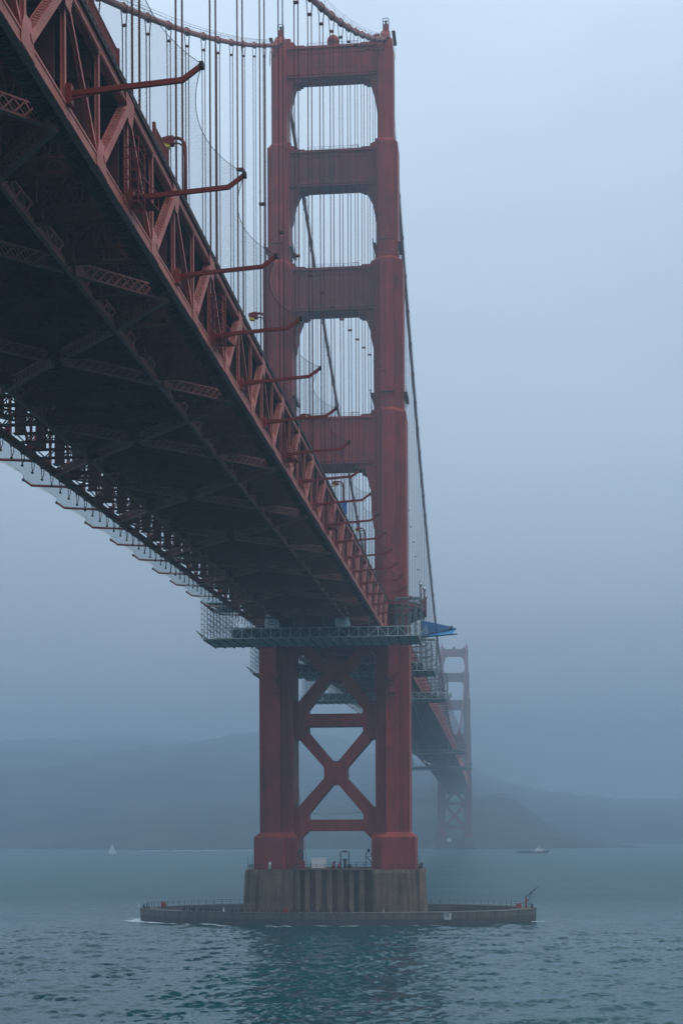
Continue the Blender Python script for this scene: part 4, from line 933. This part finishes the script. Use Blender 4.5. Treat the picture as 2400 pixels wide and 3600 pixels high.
# ---- fender furniture
T = thing('fender_railing', 'thin railing along the far rim of the fender ring', 'railing'); s = MB(); pm = MB().box(-0.05,0.05,-0.05,0.05,0,1.25).mesh('post'); pm.materials.append(M['rope']); prev = None
for k in range(53):
    th = R(4)+R(172)*k/52; q = ell(FA-1.0, FB-1.0, th)
    ob('post', pm, None, T, Matrix.Translation((*q, 3.08)))
    if prev:
        for zz in (0.65, 1.2): s.bar((*prev, 3.08+zz), (*q, 3.08+zz), 0.05, 0.06)
    prev = q
build(s, 'rail', 'rope', T)
T = thing('davit_crane', 'small red davit crane leaning out at the fender tip', 'crane', (48.3, 0.5, 3.08))
build(MB().tube([(0,0,0),(0,0,2.0)], [0.28,0.2], 8), 'pedestal', 'strut', T); build(MB().tube([(0,0,2.0),(0.05,0,2.9)], [0.3,0.12], 8), 'turret', 'strut', T)
build(MB().bar((-0.1,0,2.7),(2.7,0,5.1),0.16,0.22).bar((2.6,0,5.05),(3.0,0,5.35),0.1,0.12), 'boom', 'black', T); build(MB().tube([(0.45,0,1.7),(1.35,0,3.8)], 0.09, 6), 'ram', 'black', T); build(MB().bar((-0.3,0,1.4),(0.35,0,2.1),0.5,0.45), 'winch', 'redclean', T)
for x, y, hh, lab in ((46.4, -0.5, 1.35, 'red locker on the fender beside the davit crane'), (-46.2, 3.5, 1.5, 'red locker near the fender end toward the sailboat'), (-10.1, -22.6, 1.45, 'orange red box on the fender rim before the buttress')):
    T = thing('red_locker', lab, 'locker', (x, y, 3.08)); T.scale = (0.8, 0.8, 0.8); build(MB().box(-0.8,0.8,-0.5,0.5,0.08,hh), 'body', 'red', T); build(MB().box(-0.85,0.85,-0.55,0.55,hh,hh+0.08), 'lid', 'strut', T); build(MB().box(-0.7,-0.5,-0.4,0.4,0,0.08).box(0.5,0.7,-0.4,0.4,0,0.08), 'skid', 'black', T)
T = thing('mooring_bollard', 'dark bollard at the fender tip outside the crane', 'bollard', (49.8, 0.2, 3.08)); build(MB().tube([(0,0,0),(0,0,0.75),(0,0,0.8),(0,0,0.95)], [0.28,0.24,0.4,0.4], 10), 'body', 'black', T); build(MB().tube([(0,0,0.0),(0,0,0.06)], 0.45, 10), 'flange', 'black', T)
# notice on the fender wall
th = math.asin(-0.86); q = ell(FA+0.07, FB+0.07, -1.0)
T = thing('notice_board', 'square white notice board on the fender wall', 'sign', (0,0,0)); yf = FC[1]-(FB+0.2)*math.sqrt(max(0, 1-((29.0-FC[0])/FA)**2))-0.5
build(MB().box(28.1, 29.8, yf-0.06, yf, 1.25, 2.95), 'panel', 'galv', T); s = MB()
for k, (xa, xb, zz) in enumerate(((28.3,29.6,2.75),(28.3,29.3,2.5),(28.45,29.5,2.25),(28.7,29.2,1.95),(28.85,29.05,1.65))): s.box(xa, xb, yf-0.08, yf-0.06, zz, zz+0.1)
build(s, 'faded_print', 'black', T); build(MB().box(28.3,28.4,yf,yf+0.7,1.5,3.0).box(29.5,29.6,yf,yf+0.7,1.5,3.0), 'bracket', 'black', T)
# cormorants on the rim
def bird_mesh(nm, mtn):
    s = MB(); rings = []
    for (x, z, r_) in ((-0.16,0.10,0.05),(-0.08,0.22,0.13),(0.0,0.36,0.16),(0.05,0.52,0.13),(0.07,0.66,0.07),(0.05,0.80,0.055),(0.09,0.90,0.075),(0.18,0.93,0.05),(0.32,0.94,0.015)):
        rings.append([(x, r_*math.cos(a), z+r_*0.6*math.sin(a)) for a in np.linspace(0, 2*math.pi, 8, endpoint=False)])
    s.loft(rings); s.bar((-0.14,0,0.12),(-0.3,0,-0.0),0.12,0.04); s.box(-0.02,0.06,-0.09,-0.03,0,0.2); s.box(-0.02,0.06,0.03,0.09,0,0.2)
    me_ = s.mesh(nm, True); me_.materials.append(M[mtn]); return me_
cm = bird_mesh('cormorant', 'bird'); gm = bird_mesh('gull', 'gull')
for k in range(84):
    if k < 10: a = math.pi + R(4) + R(10)*random.random()
    else: a = R(224)+ R(52)*((k-10)/74) + R(0.5)*random.random()
    q = ell(FA-0.7-1.0*random.random()*(k % 3), FB-0.6-0.8*random.random()*(k % 3), a); o = ob('cormorant', cm, None); o.location = (*q, 3.08); o.rotation_euler = (0, 0, random.random()*6.28); sc_ = 0.85+0.3*random.random(); o.scale = (sc_*1.15,)*3
    tag(o, 'black cormorant perched along the fender rim', 'bird', 'cormorants lined up on the fender')
for (x, y, lab) in ((-52.3, 1.5, 'white gull at the end of the fender toward the sailboat'), (-26.0, -19.7, 'white gull on the fender rim beside the cormorants'), (13.6, -23.0, 'white gull on the fender before the far buttress')):
    o = ob('gull', gm, None); o.location = (x, y, 3.08); o.scale = (1.2,)*3; o.rotation_euler = (0, 0, random.random()*6); tag(o, lab, 'bird')
s = MB(); rings = []
for (x, r_) in ((-0.35,0.03),(-0.15,0.12),(0.1,0.14),(0.3,0.09),(0.45,0.02)): rings.append([(x, r_*math.cos(a), r_*math.sin(a)) for a in np.linspace(0, 6.283, 8, endpoint=False)])
s.loft(rings)
for sg in (-1, 1): s.prism([(0.15, 0), (-0.12, 0), (-0.15, sg*0.6), (0.12, sg*0.6)], 0.05, 0.09); s.loft([[(0.12, sg*0.6, 0.05), (-0.15, sg*0.6, 0.05), (-0.15, sg*0.6, 0.09), (0.12, sg*0.6, 0.09)], [(-0.1, sg*1.15, 0.3), (-0.2, sg*1.15, 0.3), (-0.2, sg*1.15, 0.32), (-0.1, sg*1.15, 0.32)]])
o = build(s, 'flying_gull', 'gull', None, True); o.location = (30.0, -150, 33.3); o.rotation_euler = (0.3, 0.1, 1.2); tag(o, 'gull in flight beside the receding main span', 'bird')

# ---- boats
T = thing('sailboat', 'tiny white sailboat far out on the water', 'sailboat', (-321, 1005, 0)); T.rotation_euler = (0, R(3), 0); T.scale = (0.8, 0.8, 0.8)
s = MB().loft([[(-5,-0.4,1.0),(-5,0.4,1.0),(-5,0.3,0.4),(-5,-0.3,0.4)], [(-2,-1.6,0.9),(-2,1.6,0.9),(-2,0.9,-0.3),(-2,-0.9,-0.3)], [(2,-1.6,0.9),(2,1.6,0.9),(2,0.9,-0.3),(2,-0.9,-0.3)], [(6,-0.1,1.3),(6,0.1,1.3),(5.4,0.05,0.3),(5.4,-0.05,0.3)]]); build(s, 'hull', 'white', T)
build(MB().tube([(0.2,0,0.9),(0.2,0,13.5)], 0.12, 6), 'mast', 'white', T)
for nm, P in (('mainsail', [(0.0,1.9),(-4.6,2.1),(-2.9,6.0),(-0.2,12.8)]), ('jib', [(0.5,1.7),(5.6,1.6),(2.8,6.6),(0.6,12.0)])):
    n = len(P); s = MB(); s.prism(P, -0.05, 0.05, 'y'); build(s, nm, 'white', T)
build(MB().box(-2.5,1.2,-0.8,0.8,0.9,1.5), 'cabin', 'white', T)
T = thing('workboat', 'hazy workboat with white deckhouse off the far headland', 'boat', (78, 1010, 0)); T.scale = (0.85, 0.85, 0.8)
s = MB().loft([[(-17,-2,2.2),(-17,2,2.2),(-17,1.5,-0.5),(-17,-1.5,-0.5)], [(-8,-4,1.9),(-8,4,1.9),(-8,3.5,-1),(-8,-3.5,-1)], [(10,-4,2.2),(10,4,2.2),(10,3.5,-1),(10,-3.5,-1)], [(19,-0.3,3.8),(19,0.3,3.8),(17.5,0.2,-0.5),(17.5,-0.2,-0.5)]]); build(s, 'hull', 'black', T)
build(MB().box(3,12,-3,3,2.0,4.6), 'deckhouse', 'white', T); build(MB().box(5,10,-2.4,2.4,4.6,7.0), 'wheelhouse', 'white', T); build(MB().box(5.2,9.8,-2.45,2.45,5.7,6.5), 'window_band', 'black', T); build(MB().tube([(7.5,0,7),(7.5,0,11)], 0.2, 6), 'mast', 'white', T); build(MB().box(-12,0,-2,2,2,3.0), 'cargo', 'black', T)
T = thing('pier_signboard', 'small white board low on the far tower pier', 'sign', (0, 1266, 0)); build(MB().box(-8.5, -3.5, -0.2, 0.2, 8.5, 12.5), 'board', 'white', T); build(MB().box(-8.2,-7.9,0.2,1.2,6,12).box(-4.1,-3.8,0.2,1.2,6,12), 'post', 'black', T)

# ---- surf breaking along the far shore
s = MB()
for k in range(16):
    x = -345+k*8.5+rng.random()*4; wd = 2+6*rng.random(); y = 1228+0.05*(x+300)+3*rng.random()
    pts_ = [(x-wd, y), (x-wd*0.4, y-1.2*rng.random()), (x+wd*0.5, y-1.0*rng.random()), (x+wd, y), (x+wd*0.3, y+2.5), (x-wd*0.5, y+2.2)]; s.prism(pts_, 0.02, 0.35+0.5*rng.random())
o = build(s, 'breaking_surf', 'gull'); tag(o, 'thin white line of surf at the foot of the headland', 'surf', kind='stuff')

# ---- haze: one closed box of even, pale air
hz = MB().box(-3200, 3200, -900, 5700, -12, 395).mesh('haze'); hm = bpy.data.materials.new('haze_air'); hm.use_nodes = True; t = hm.node_tree; t.nodes.clear()
pv = t.nodes.new('ShaderNodeVolumePrincipled'); pv.inputs['Color'].default_value = (*HAZE_COLOR, 1); pv.inputs['Density'].default_value = HAZE_DENSITY; pv.inputs['Anisotropy'].default_value = 0.1
om = t.nodes.new('ShaderNodeOutputMaterial'); t.links.new(pv.outputs[0], om.inputs['Volume']); hm.cycles.homogeneous_volume = True if hasattr(hm.cycles, 'homogeneous_volume') else False
o = ob('haze', hz, hm); tag(o, 'blue grey fog filling the strait', 'haze', kind='stuff')
